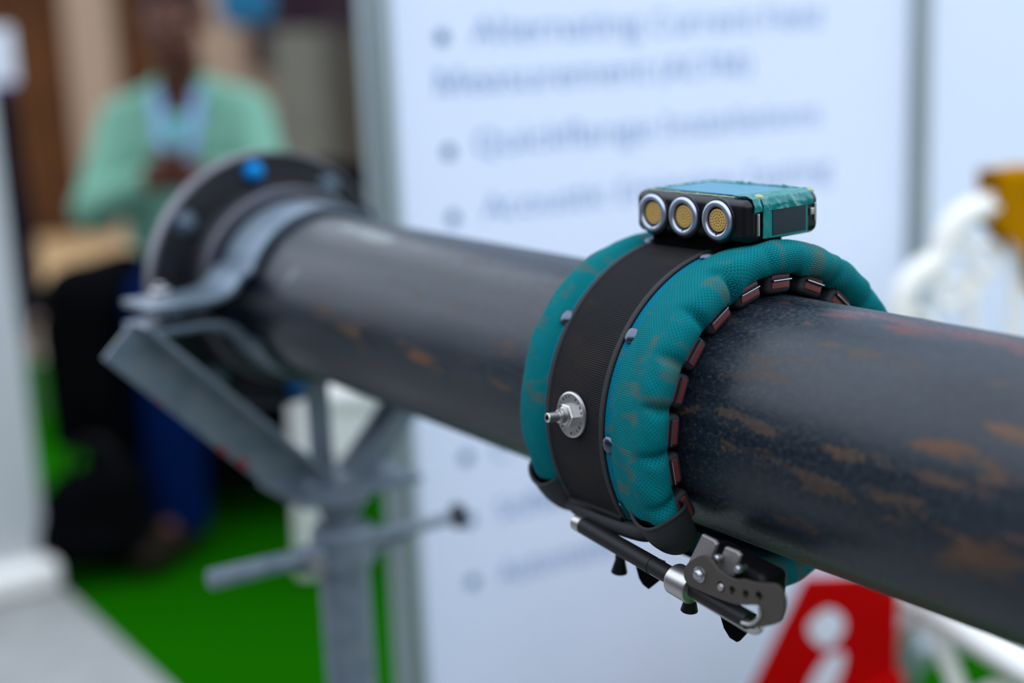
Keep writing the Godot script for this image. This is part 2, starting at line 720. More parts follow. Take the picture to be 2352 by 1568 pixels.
	M.webbing.uv1_scale = Vector3(330, 330, 1)
	M.webbing.detail_enabled = true
	var wg := Image.create(512, 128, false, Image.FORMAT_RGBA8)
	for y in 128:
		for x in 512:
			wg.set_pixel(x, y, Color(0.22, 0.17, 0.14, 0.24 * smoothstep(-0.1, 0.5, gn.get_noise_2d(x, y) + 0.3 * gp.get_noise_2d(x * 2.0, y))))
	M.webbing.detail_albedo = ImageTexture.create_from_image(wg)
	M.webbing.detail_blend_mode = BaseMaterial3D.BLEND_MODE_MIX
	M.webbing.detail_uv_layer = BaseMaterial3D.DETAIL_UV_2
	M.webbing.uv2_scale = Vector3(1.2, 3.0, 1)
	M.hem = mat(Color(0.10, 0.098, 0.106), 0.8)

	make_pipe_material()

# dark mill scale with drawn-out rust; u runs along the pipe (1.75 m from x = -1.45), v round it
func make_pipe_material() -> void:
	var w := 1600
	var h := 768
	var streak := noise(0.01, 4, FastNoiseLite.TYPE_SIMPLEX_SMOOTH, 31)
	var cloud := noise(0.008, 4, FastNoiseLite.TYPE_SIMPLEX_SMOOTH, 32)
	var fine := noise(0.22, 3, FastNoiseLite.TYPE_SIMPLEX_SMOOTH, 33)
	var blot := noise(0.035, 5, FastNoiseLite.TYPE_SIMPLEX_SMOOTH, 34)
	# rust patches: x, angle, half length, half angle, strength
	var rust := [[-1.0, 1.0, 0.07, 5.0, 1.0], [-1.10, 4.0, 0.035, 4.0, 0.6], [-0.87, 0.5, 0.07, 3.0, 0.75], [-1.13, 12.0, 0.05, 4.0, 0.45], [-0.62, 16.0, 0.05, 4.0, 0.5], [-0.50, 18.0, 0.07, 5.0, 0.6], [-0.455, 24.0, 0.035, 9.0, 0.85], [-0.41, 38.0, 0.04, 6.0, 0.7], [-0.55, 2.0, 0.09, 5.0, 0.45], [-0.43, -2.0, 0.06, 9.0, 0.75], [-0.43, -14.0, 0.05, 6.0, 0.5], [-0.36, 10.0, 0.04, 14.0, 0.6], [-0.62, 40.0, 0.03, 9.0, 0.3], [-0.63, 55.0, 0.03, 6.0, 0.28]]
	var im := Image.create(w, h, false, Image.FORMAT_RGB8)
	var rg := Image.create(w, h, false, Image.FORMAT_RGB8)
	for y in h:
		var ang := float(y) / h * 360.0 - 180.0
		for x in w:
			var X := float(x) / w * 1.75 - 1.45
			var s := streak.get_noise_2d(x * 0.35, y * 3.2)
			var c := cloud.get_noise_2d(x, y)
			var f := fine.get_noise_2d(x, y)
			var base := Color(0.06, 0.098, 0.138).lerp(Color(0.125, 0.16, 0.195), clampf(0.5 + 0.9 * s + 0.4 * c, 0, 1))
			base = base.lerp(Color(0.28, 0.295, 0.325), clampf((f - 0.28) * 2.2, 0, 0.6))
			base = base.lerp(Color(0.065, 0.075, 0.09), clampf((-f - 0.3) * 2.0, 0, 0.6))
			var b := blot.get_noise_2d(x * 0.45, y * 1.1)
			var r := 0.0
			for q in rust:
				var dx: float = (X - q[0]) / q[2]
				var da: float = (ang - q[1]) / q[3]
				var d := dx * dx + da * da
				if d < 2.6:
					r = maxf(r, q[4] * smoothstep(0.0, 0.35, b + 0.45 * (1.0 - d) - 0.12 + 0.25 * f))
			r = maxf(r, 0.45 * smoothstep(0.38, 0.55, b + 0.3 * s))
			base = base.lerp(Color(0.56, 0.33, 0.14).lerp(Color(0.34, 0.225, 0.165), clampf(0.5 + 0.9 * c, 0, 1)), r * 0.8)
			# red oxide primer left along the crown near the collar
			var dr: float = pow((ang - 84.0) / 7.0, 2) + pow((X + 0.47) / 0.16, 2)
			if dr < 2.5:
				base = base.lerp(Color(0.36, 0.17, 0.17), 0.75 * smoothstep(-0.1, 0.5, b + 0.6 * (1.0 - dr)))
			# faint pale paint rubbed along the crown by the clamp
			var dp: float = pow((ang - 75.0 + (X + 1.2) * 60.0) / 6.0, 2) + pow((X + 1.16) / 0.1, 2)
			if dp < 2.5:
				base = base.lerp(Color(0.55, 0.60, 0.58), 0.6 * smoothstep(0.0, 0.5, b * 0.6 + 0.6 * (1.0 - dp)))
			var dm: float = pow((ang - 28.0 - (X + 1.235) * 500.0) / 6.0, 2) + pow((X + 1.235) / 0.012, 2)
			if dm < 1.0:
				base = base.lerp(Color(0.62, 0.64, 0.66), 0.55 * (1.0 - dm))
			im.set_pixel(x, y, base)
			rg.set_pixel(x, y, grey(clampf(0.40 + 0.25 * r + 0.2 * f + 0.12 * s, 0.25, 0.85)))
	var m := mat(Color(1, 1, 1), 1.0, 0.0, 0.42)
	m.albedo_texture = ImageTexture.create_from_image(im)
	m.roughness_texture = ImageTexture.create_from_image(rg)
	m.roughness_texture_channel = BaseMaterial3D.TEXTURE_CHANNEL_RED
	# fine pits and scale specks
	var sp := Image.create(512, 512, false, Image.FORMAT_RGBA8)
	var n1 := noise(0.16, 2, FastNoiseLite.TYPE_SIMPLEX_SMOOTH, 41).get_seamless_image(512, 512)
	var n2 := noise(0.02, 3, FastNoiseLite.TYPE_SIMPLEX_SMOOTH, 42).get_seamless_image(512, 512)
	for y in 512:
		for x in 512:
			var a := n1.get_pixel(x, y).r
			var p := n2.get_pixel(x, y).r
			var light := smoothstep(0.60, 0.80, a) * smoothstep(0.35, 0.7, p)
			var dark := smoothstep(0.62, 0.8, 1.0 - a)
			if light > dark:
				sp.set_pixel(x, y, Color(0.40, 0.39, 0.38, light * 0.38))
			else:
				sp.set_pixel(x, y, Color(0.04, 0.045, 0.055, dark * 0.45))
	m.detail_enabled = true
	m.detail_albedo = ImageTexture.create_from_image(sp)
	m.detail_blend_mode = BaseMaterial3D.BLEND_MODE_MIX
	m.detail_uv_layer = BaseMaterial3D.DETAIL_UV_2
	m.uv2_scale = Vector3(11, 11, 1)
	M.pipe = m
	M.pipe_in = mat(Color(0.16, 0.15, 0.15), 0.7)

# ================================================================= setting
const BS := Vector3(0.56801, 0, -0.82302)      # along the back of the place, to the right
const BF := Vector3(0.82302, 0, 0.56801)       # from the back of the place towards the stand
const W0 := Vector3(-8.0994, 0, -1.9563)       # foot of the back wall
const PU := Vector3(0.0714974, 0, -0.9974407)  # along the display panels
const PN := Vector3(0.9974407, 0, 0.0714974)   # out of the display panels
const P0 := Vector3(-1.6596, 0, -0.2749)       # foot of the first panel post

func back(u: float, y: float, w: float) -> Vector3:
	return W0 + BS * u + Vector3.UP * y + BF * w

func back_box(u0: float, u1: float, y0: float, y1: float, w0: float, w1: float, r := 0.004) -> Geo:
	return box(back((u0 + u1) / 2, (y0 + y1) / 2, (w0 + w1) / 2), Vector3(u1 - u0, y1 - y0, w1 - w0), r, Basis(BS, Vector3.UP, BF))

# flat slab given by its outline in x and z, top at y
func slab(pts: Array, top: float, thick: float) -> Geo:
	var poly := PackedVector2Array()
	for p in pts:
		poly.append(Vector2(p.x, -p.y))
	return plate(poly, thick).at(Transform3D(Basis(Vector3.RIGHT, -PI / 2), Vector3(0, top - thick / 2, 0)))

func build_ground() -> void:
	var k := back(0, 0, 2.59)
	var far_l := k - BS * 6.0
	var far_r := k + BS * 7.0
	M.concrete.albedo_texture = noise_tex(noise(0.02, 5), 512, 512, [grey(0.93), grey(1.0)], [0.2, 0.8])
	M.concrete.uv1_scale = Vector3(0.8, 0.8, 1)
	struct("floor", slab([Vector2(4, 5), Vector2(4, -0.20), Vector2(-2.49, -0.205), Vector2(-5.3, -0.20), Vector2(far_l.x, far_l.z), Vector2(-9, 5)], 0.0, 0.1), M.concrete, "pale grey hard floor in front of the green turf", "floor")
	# artificial turf: a mat and its pile, one object that nobody could count
	var turf := thing("artificial_turf", "bright green artificial turf beside the pale grey floor", "turf", Vector3(-2.5, 0, -1.0))
	turf.set_meta("kind", "stuff")
	part("turf_backing", slab([Vector2(4, -0.205), Vector2(4, -8), Vector2(far_r.x + 1.5, far_r.z), Vector2(far_r.x, far_r.z), Vector2(far_l.x + 3.0, far_l.z - 4.35), Vector2(-5.3, -0.205)], -0.020, 0.1), M.turf_base, turf)
	var tuft := Geo.new()
	for b in 6:
		var a := TAU * b / 6.0 + rng.randf()
		var d := Vector3(cos(a), 0, sin(a))
		var side := Vector3(-d.z, 0, d.x) * 0.0016
		var foot := d * 0.004
		var mid := foot + d * 0.003 + Vector3.UP * 0.013
		var tip := foot + d * 0.010 + Vector3.UP * 0.022
		var q0 := tuft.pt(foot - side)
		var q1 := tuft.pt(foot + side)
		var q2 := tuft.pt(mid + side * 0.8)
		var q3 := tuft.pt(mid - side * 0.8)
		var q4 := tuft.pt(tip)
		tuft.quad(q0, q1, q2, q3)
		tuft.i.append_array([q3, q2, q4])
	var mm := MultiMesh.new()
	mm.transform_format = MultiMesh.TRANSFORM_3D
	mm.use_colors = true
	mm.mesh = tuft.mesh(30, Vector3.ZERO)
	var spots := []
	while spots.size() < 90000:
		var x := rng.randf_range(-5.9, -1.0)
		var z := rng.randf_range(-3.2, -0.21)
		var p := Vector3(x, 0, z)
		if (p - k).dot(BF) > -0.01 or (p - P0).dot(PU) > 0.3 and (p - P0).dot(PN) < -0.3:
			continue
		spots.append(p)
	mm.instance_count = spots.size()
	var mot := noise(2.2, 3, FastNoiseLite.TYPE_SIMPLEX_SMOOTH, 71)
	for n in spots.size():
		var s := rng.randf_range(0.8, 1.35)
		mm.set_instance_transform(n, Transform3D(Basis(Vector3.UP, rng.randf() * TAU).scaled(Vector3(s, s, s)), spots[n] - turf.position - Vector3(0, 0.021, 0)))
		var g := clampf(rng.randf() * 0.6 + 0.25 + 0.9 * mot.get_noise_2d(spots[n].x, spots[n].z), 0.0, 1.2)
		mm.set_instance_color(n, Color(0.014, 0.16, 0.0003).lerp(Color(0.075, 0.32, 0.0006), g))
	var pile := MultiMeshInstance3D.new()
	pile.name = "turf_pile"
	pile.multimesh = mm
	var gm := mat(Color(1, 1, 1), 0.9, 0.0, 0.08)
	gm.vertex_color_use_as_albedo = true
	pile.material_override = gm
	pile.set_meta("kind", "stuff")
	turf.add_child(pile, true)
	# raised paving behind the turf, with its pinkish kerb
	struct("floor_paving", back_box(-6, 9, 0.0, 0.13, -0.3, 2.45, 0.002), M.tan, "raised tan paving between kerb and wooden wall", "floor")
	var kerb := thing("trim_1", "pinkish stone kerb along the far edge of the turf", "kerb", back(0, 0, 2.52))
	kerb.set_meta("kind", "structure")
	for n in 16:
		var u := -6.0 + n * 0.9
		part("kerb_stone", back_box(u + 0.003, u + 0.897, 0.0, 0.135, 2.452, 2.59, 0.012), M.pink_stone, kerb)

func build_back_wall() -> void:
	var wall := thing("wall_back", "brown wooden board wall behind the seated person", "wall", back(0, 0.13, 0))
	wall.set_meta("kind", "structure")
	var u := -3.2
	while u < -0.02:
		var m: StandardMaterial3D = M.wood
		part("board", back_box(u + 0.002, u + 0.155, 0.13, 3.3, -0.06, 0.0 + 0.004 * rng.randf(), 0.004), m, wall)
		u += 0.157
	for n in 2:
		part("board", back_box(0.29 + n * 0.1, 0.388 + n * 0.1, 0.13, 3.3, -0.06, 0.0 + 0.003 * n, 0.004), M.wood, wall)
	struct("wall_pillar", back_box(0.02, 0.285, 0.13, 3.3, -0.06, 0.10, 0.012), M.plaster, "pale beige plaster pillar between brown wooden boards", "pillar")
	struct("wall_side", back_box(0.492, 1.50, 0.13, 3.3, -0.10, -0.02), M.plaster, "beige plaster wall right of the person's head", "wall")
	struct("trim_2", back_box(1.452, 1.53, 0.13, 3.3, -0.02, 0.06), M.dark_frame, "dark upright frame beside the grey cabinet", "frame")
	struct("wall_right", back_box(1.532, 7.5, 0.13, 3.3, -0.10, 0.0), M.olive, "dull olive brown wall left of the display panel post", "wall")

# octagonal extrusion with a slot in every face
func post_outline(r: float) -> PackedVector2Array:
	var out := PackedVector2Array()
	for k in 8:
		var a := TAU * k / 8.0
		for q in [[-0.36, 1.0], [-0.09, 1.0], [-0.09, 0.72], [0.09, 0.72], [0.09, 1.0], [0.36, 1.0]]:
			var along_: Vector2 = Vector2(-sin(a), cos(a)) * q[0] * r
			out.append(Vector2(cos(a), sin(a)) * q[1] * r + along_)
	return out

func build_panels() -> void:
	var basis := Basis(PU, Vector3.UP, PN)
	var up_turn := Basis(Vector3.RIGHT, -PI / 2)
	var where := ["at the left edge of the lettered panel", "between the lettered panel and the blank panel", "at the right end of the blank panel"]
	for n in 3:
		var at_ := P0 + PU * (0.993 * n)
		var post := thing("panel_post", "slotted aluminium post " + where[n], "post", at_, "display panel posts")
		part("post_profile", plate(post_outline(0.0225), 2.44).at(Transform3D(basis * up_turn, at_ + Vector3.UP * 1.225)), M.alu, post, 20.0)
		part("end_cap", lathe_at([Vector2(0, 0.008), Vector2(0.02, 0.008), Vector2(0.023, 0.004), Vector2(0.023, 0)], Transform3D(basis, at_ + Vector3.UP * 2.445), 16), M.rubber, post)
		part("foot", lathe_at([Vector2(0.022, 0.008), Vector2(0.03, 0.005), Vector2(0.03, 0), Vector2(0, 0)], Transform3D(basis, at_), 16), M.rubber, post)
	for n in 2:
		var mid := P0 + PU * (0.993 * n + 0.4965)
		var lab := "white display panel with blue grey bullet point lettering" if n == 0 else "blank white display panel right of the lettered one"
		var pan := thing("display_panel", lab, "panel", mid, "")
		part("panel_sheet", box(mid + Vector3.UP * 1.23, Vector3(0.95, 2.32, 0.004), 0.0008, basis), M.panel, pan)
		for y in [0.055, 2.405]:
			part("rail", box(mid + Vector3.UP * y, Vector3(0.945, 0.035, 0.022), 0.002, basis), M.alu, pan)
		if n > 0:
			continue
		# [text, start, baseline, width]
		for t in [["Alternating Current Field", 0.145, 1.193, 0.628], ["Measurement (ACFM)", 0.086, 1.131, 0.545], ["Quickflange Installations", 0.142, 1.042, 0.632], ["Acoustic Emission Testing", 0.150, 0.952, 0.648], ["C", 0.150, 0.602, 0.025], ["Software", 0.152, 0.508, 0.178], ["Automated", 0.150, 0.410, 0.222]]:
			lettering(t[0], P0 + PU * t[1] + Vector3.UP * t[2] + PN * 0.0021, t[3], basis, pan)
		for b in [[0.098, 1.204], [0.100, 1.051], [0.102, 0.960], [0.104, 0.615], [0.104, 0.520], [0.105, 0.425]]:
			part("bullet", plate(disc_poly(Vector2.ZERO, 0.0095, 24), 0.0008).at(Transform3D(basis, P0 + PU * b[0] + Vector3.UP * b[1] + PN * 0.0024)), M.ink_teal, pan)

func lettering(words: String, at_: Vector3, width: float, basis: Basis, parent: Node3D) -> void:
	var tm := TextMesh.new()
	var fnt := SystemFont.new()
	fnt.font_names = PackedStringArray(["Droid Sans"])
	tm.font = fnt
	tm.font_size = 32
	tm.pixel_size = 0.001
	tm.depth = 0.0008
	tm.curve_step = 2.0
	tm.text = words
	tm.horizontal_alignment = HORIZONTAL_ALIGNMENT_LEFT
	tm.vertical_alignment = VERTICAL_ALIGNMENT_BOTTOM
	var bb := tm.get_aabb()
	var mi := MeshInstance3D.new()
	mi.name = "lettering"
	mi.mesh = tm
	mi.material_override = M.ink
	var sx := width / bb.size.x
	var sy := 1.35
	var drop := 0.0
	for ch in "gpqy(,Q":
		if words.contains(ch):
			drop = 0.007 * sy if ch != "Q" else drop
	mi.transform = Transform3D(Basis(basis.x * sx, basis.y * sy, basis.z), at_ - origin_of(parent) - basis.x * bb.position.x * sx - basis.y * (bb.position.y * sy + drop))
	parent.add_child(mi, true)

func build_column() -> void:
	var mid := Vector3(-3.35, 0, -0.048)
	var c := thing("white_column", "square white column with a stepped base beside the turf", "column", mid)
	part("shaft", box(mid + Vector3.UP * 1.33, Vector3(0.30, 2.56, 0.30), 0.008), M.column, c)
	part("base_block", box(mid + Vector3(0, 0.031, 0), Vector3(0.44, 0.062, 0.32), 0.016), M.white, c)

# ================================================================= the pipe and what holds it
func build_pipe() -> void:
	var x0 := -1.452
	var x1 := 0.32
	var p := thing("steel_pipe", "long dark steel pipe with rust streaks and flanged far end", "pipe", Vector3(-0.6, PY - PR, 0))
	var g := grid(60, 128, func(a, b):
		var X := lerpf(x0, x1, a)
		var t := lerpf(-180.0, 180.0, b)
		var w := deg_to_rad(t)
		return [Vector3(X, PY + PR * sin(w), PR * cos(w)), Vector2((X + 1.45) / 1.75, (t + 180.0) / 360.0), Vector2(X, w * PR)])
	part("pipe_wall", g.orient(), M.pipe, p)
	part("pipe_bore", rect_ring(x0, x1 - 0.0005, PR - 0.009, PR - 0.0003, -180, 180, 96, 0.002), M.pipe_in, p)
	var fl := part("flange", ring(PackedVector2Array([Vector2(-1.452, PR), Vector2(-1.452, 0.1405), Vector2(-1.450, 0.1425), Vector2(-1.433, 0.1425), Vector2(-1.4315, 0.1410), Vector2(-1.4315, 0.1385), Vector2(-1.434, 0.1375), Vector2(-1.434, 0.1105), Vector2(-1.428, 0.1085), Vector2(-1.40, 0.1050), Vector2(-1.388, 0.1015), Vector2(-1.386, 0.098), Vector2(-1.386, PR)]), -180, 180, 120), M.flange_black, p, 30)
	part("flange_rim", rect_ring(-1.4515, -1.430, 0.1380, 0.1430, -180, 180, 120, 0.0015), M.flange_rim, fl)
	part("hub_ring", rect_ring(-1.397, -1.3845, 0.094, 0.1065, -180, 180, 96, 0.002), M.flange_rim, fl)
	for k in 8:
		var deg := 82.7 + 45.0 * k
		var at_ := on_pipe(-1.4340, 0.1232, deg)
		var t := Transform3D(Basis(at_.basis.z, Vector3.RIGHT, at_.basis.y), at_.origin)
		if k == 0 or k == 4:
			part("blue_plug", lathe_at([Vector2(0, 0.014), Vector2(0.005, 0.0132), Vector2(0.0092, 0.010), Vector2(0.0112, 0.005), Vector2(0.0112, 0.0)], t, 24), M.blue_plug, fl)
		else:
			part("bolt", hex_bolt(0.0095, 0.009).at(t), M.galv, fl, 25)

# hexagon head with a chamfer and a bolt end, along Y
func hex_bolt(r: float, h: float) -> Geo:
	var g := lathe(PackedVector2Array([Vector2(0, h), Vector2(r * 0.85, h), Vector2(r, h * 0.82), Vector2(r, 0)]), 6)
	g.add(lathe(PackedVector2Array([Vector2(0, h * 1.5), Vector2(r * 0.45, h * 1.5), Vector2(r * 0.5, h * 1.4), Vector2(r * 0.5, h)]), 14))
	g.add(lathe(PackedVector2Array([Vector2(r * 1.35, h * 0.12), Vector2(r * 1.4, h * 0.06), Vector2(r * 1.4, 0)]), 20))
	g.add(lathe(PackedVector2Array([Vector2(r * 0.9, h * 0.13), Vector2(r * 1.36, h * 0.12)]), 20))
	return g

# half of the pipe clamp: band over the pipe and two ears, as an outline in (z, y)
func clamp_outline(up: float) -> PackedVector2Array:
	var mid: Array = []
	var ear_y := 0.0115
	mid.append(Vector3(0.195, ear_y, 0))
	mid.append(Vector3(0.165, ear_y, 0))
	mid.append(Vector3(0.13, ear_y + 0.0005, 0))
	mid.append(Vector3(0.108, ear_y + 0.006, 0))
	mid.append(Vector3(0.094, ear_y + 0.020, 0))
	for k in 15:
		var a := deg_to_rad(24.0 + k * (132.0 / 14.0))
		mid.append(Vector3(cos(a) * 0.0905, sin(a) * 0.0905, 0))
	mid.append(Vector3(-0.094, ear_y + 0.020, 0))
	mid.append(Vector3(-0.108, ear_y + 0.006, 0))
	mid.append(Vector3(-0.13, ear_y + 0.0005, 0))
	mid.append(Vector3(-0.165, ear_y, 0))
	mid.append(Vector3(-0.195, ear_y, 0))
	var path := spline(mid, 5)
	var a_ := PackedVector2Array()
	var b_ := PackedVector2Array()
	for k in path.size():
		var t := (path[mini(k + 1, path.size() - 1)] - path[maxi(k - 1, 0)]).normalized()
		var n := Vector2(-t.y, t.x) * 0.003
		var c := Vector2(path[k].x, path[k].y)
		a_.append(Vector2((c + n).x, PY + (c + n).y * up))
		b_.append(Vector2((c - n).x, PY + (c - n).y * up))
	b_.reverse()
	a_.append_array(b_)
	return a_

func build_stand() -> void:
	var cx := -1.335
	var s := thing("pipe_stand", "grey steel pipe stand clamping the flanged end of the pipe", "stand", Vector3(-1.312, 0, 0))
	var zy := Basis(Vector3(0, 0, -1), Vector3.UP, Vector3.RIGHT)   # plate x becomes -Z, plate z becomes X
	for up in [1.0, -1.0]:
		var half := part("clamp_half", plate(clamp_outline(up), 0.072, 0.0006).at(Transform3D(zy, Vector3(cx - 0.003, 0, 0))), M.galv, s, 40)
		var a0 := 25.0 if up > 0 else 205.0
		part("rubber_liner", rect_ring(cx - 0.041, cx + 0.037, PR - 0.0002, PR + 0.0035, a0, a0 + 130.0, 40), M.black, half)
	for z in [0.163, -0.163]:
		var b := part("clamp_bolt", hex_bolt(0.010, 0.010).at(Transform3D(Basis.IDENTITY, Vector3(cx - 0.015, PY + 0.0145, z))), M.steel, s, 25)
		part("bolt_shank", tube(PackedVector3Array([Vector3(cx - 0.015, PY + 0.015, z), Vector3(cx - 0.015, PY - 0.04, z)]), 0.006, 12), M.steel, b)
	# two angle irons that carry the ears
	for sg in [1.0, -1.0]:
		var a := Vector3(cx + 0.002, 0.742, 0.028 * sg)
		var e := Vector3(cx + 0.002, 0.935, 0.215 * sg)
		var d := (e - a).normalized()
		var q: Vector3 = Vector3(0, -d.z, d.y) * sg          # outwards and down
		var f := Basis(q, d, q.cross(d))
		var mid := (a + e) / 2.0
		var L := a.distance_to(e)
		var g := box(mid + q * 0.003, Vector3(0.046, L, 0.005), 0.0012, f)
		g.add(box(mid - q * 0.0205 + Vector3(0.020, 0, 0), Vector3(0.005, L, 0.040), 0.0012, f))
		var arm := part("angle_arm", g, M.grey_paint, s)
		if sg > 0:
			for w in [[-0.055, 0.022, 0.007], [-0.028, 0.0245, 0.0055], [0.06, 0.025, 0.003]]:
				part("primer_spot", box(mid + d * w[0] + q * w[1] + Vector3(0.0022, 0, 0), Vector3(w[2], w[2] * 2.4, 0.0016), 0.0006, f), M.red_primer, arm)
	part("upright_bar", box(Vector3(cx - 0.012, 0.80, 0.0), Vector3(0.008, 0.125, 0.026), 0.0015), M.grey_paint, s)
	part("head_plate", box(Vector3(-1.345, 0.735, -0.02), Vector3(0.112, 0.008, 0.146), 0.002), M.grey_paint, s)
	part("screw_tube", tube(PackedVector3Array([Vector3(-1.312, 0.64, 0), Vector3(-1.312, 0.732, 0)]), 0.0185, 28), M.grey_paint, s)
	var throat := lathe_at([Vector2(0.019, 0.0), Vector2(0.024, 0.012), Vector2(0.034, 0.024), Vector2(0.034, 0.026), Vector2(0, 0.026)], Transform3D(Basis.IDENTITY, Vector3(-1.312, 0.705, 0)), 28)
	part("throat", throat, M.grey_paint, s)
	part("post_tube", tube(PackedVector3Array([Vector3(-1.312, 0.012, 0), Vector3(-1.312, 0.655, 0)]), 0.027, 36), M.grey_paint, s)
	# winding nut with two arms, one ending in a knob
	var nut := part("winding_nut", lathe_at([Vector2(0.019, 0.024), Vector2(0.031, 0.024), Vector2(0.034, 0.020), Vector2(0.034, -0.016), Vector2(0.031, -0.02), Vector2(0.02, -0.02)], Transform3D(Basis.IDENTITY, Vector3(-1.312, 0.672, 0)), 32), M.grey_paint, s)
	for sg in [1.0, -1.0]:
		var web := PackedVector2Array([Vector2(0.02 * sg, 0.012), Vector2(0.085 * sg, 0.007), Vector2(0.085 * sg, -0.007), Vector2(0.02 * sg, -0.022)])
		part("arm_web", plate(web, 0.012, 0.002).at(Transform3D(zy, Vector3(-1.306, 0.675, 0))), M.grey_paint, nut)
	part("handle_arm", tube(PackedVector3Array([Vector3(-1.300, 0.676, 0.03), Vector3(-1.300, 0.678, 0.10), Vector3(-1.300, 0.679, 0.157), Vector3(-1.300, 0.679, 0.159)]), [0.0095, 0.0098, 0.0102, 0.0085], 18), M.grey_paint, nut)
	part("handle_arm", tube(PackedVector3Array([Vector3(-1.300, 0.676, -0.03), Vector3(-1.300, 0.677, -0.14)]), 0.0062, 16), M.grey_paint, nut)
	part("handle_knob", lathe_at([Vector2(0, 0.007), Vector2(0.010, 0.006), Vector2(0.0145, 0.002), Vector2(0.0145, -0.003), Vector2(0.010, -0.007), Vector2(0, -0.008)], along(Vector3(0, -0.1, -1), Vector3(-1.300, 0.677, -0.142)), 24), M.dark_rubber, nut)
	part("set_bolt", hex_bolt(0.008, 0.008).at(along(Vector3(1, 0, 0.2), Vector3(-1.285, 0.672, 0.045))), M.steel, nut, 25)
	# three feet, below the frame
	for k in 3:
		var a := TAU * k / 3.0 + 0.5
		var d := Vector3(cos(a), 0, sin(a))
		part("foot_leg", tube(PackedVector3Array([Vector3(-1.312, 0.24, 0) + d * 0.02, Vector3(-1.312, 0.014, 0) + d * 0.26, Vector3(-1.312, 0.012, 0) + d * 0.31]), 0.0125, 16), M.grey_paint, s)

# ================================================================= the sensor collar round the pipe
const MODS := [-27.5, -10.0, 6.0, 22.5, 38.6, 56.4, 74.2, 91.6, 111.0, 130.0, 148.0, 166.0, 184.0, 202.0, 220.0, 238.0, 256.0]

func pinch(t: float) -> float:
	var s := 0.0
	for q in [[-19.0, 0.75], [-1.5, 0.9], [14.5, 1.0], [31.0, 0.55], [47.5, 0.9], [65.5, 1.25], [83.0, 0.35], [103.0, 0.8], [121.0, 1.0], [139.0, 0.7], [158.0, 0.6], [176.0, 0.8], [194.0, 0.6], [213.0, 0.7], [231.0, 0.6], [248.0, 0.8]]:
		var d: float = (t - q[0]) / 3.6
		s += q[1] * (0.85 * exp(-d * d * 4.0) + 0.3 * exp(-d * d * 0.8))
	return s * (1.0 if t < 98.0 else 0.5)

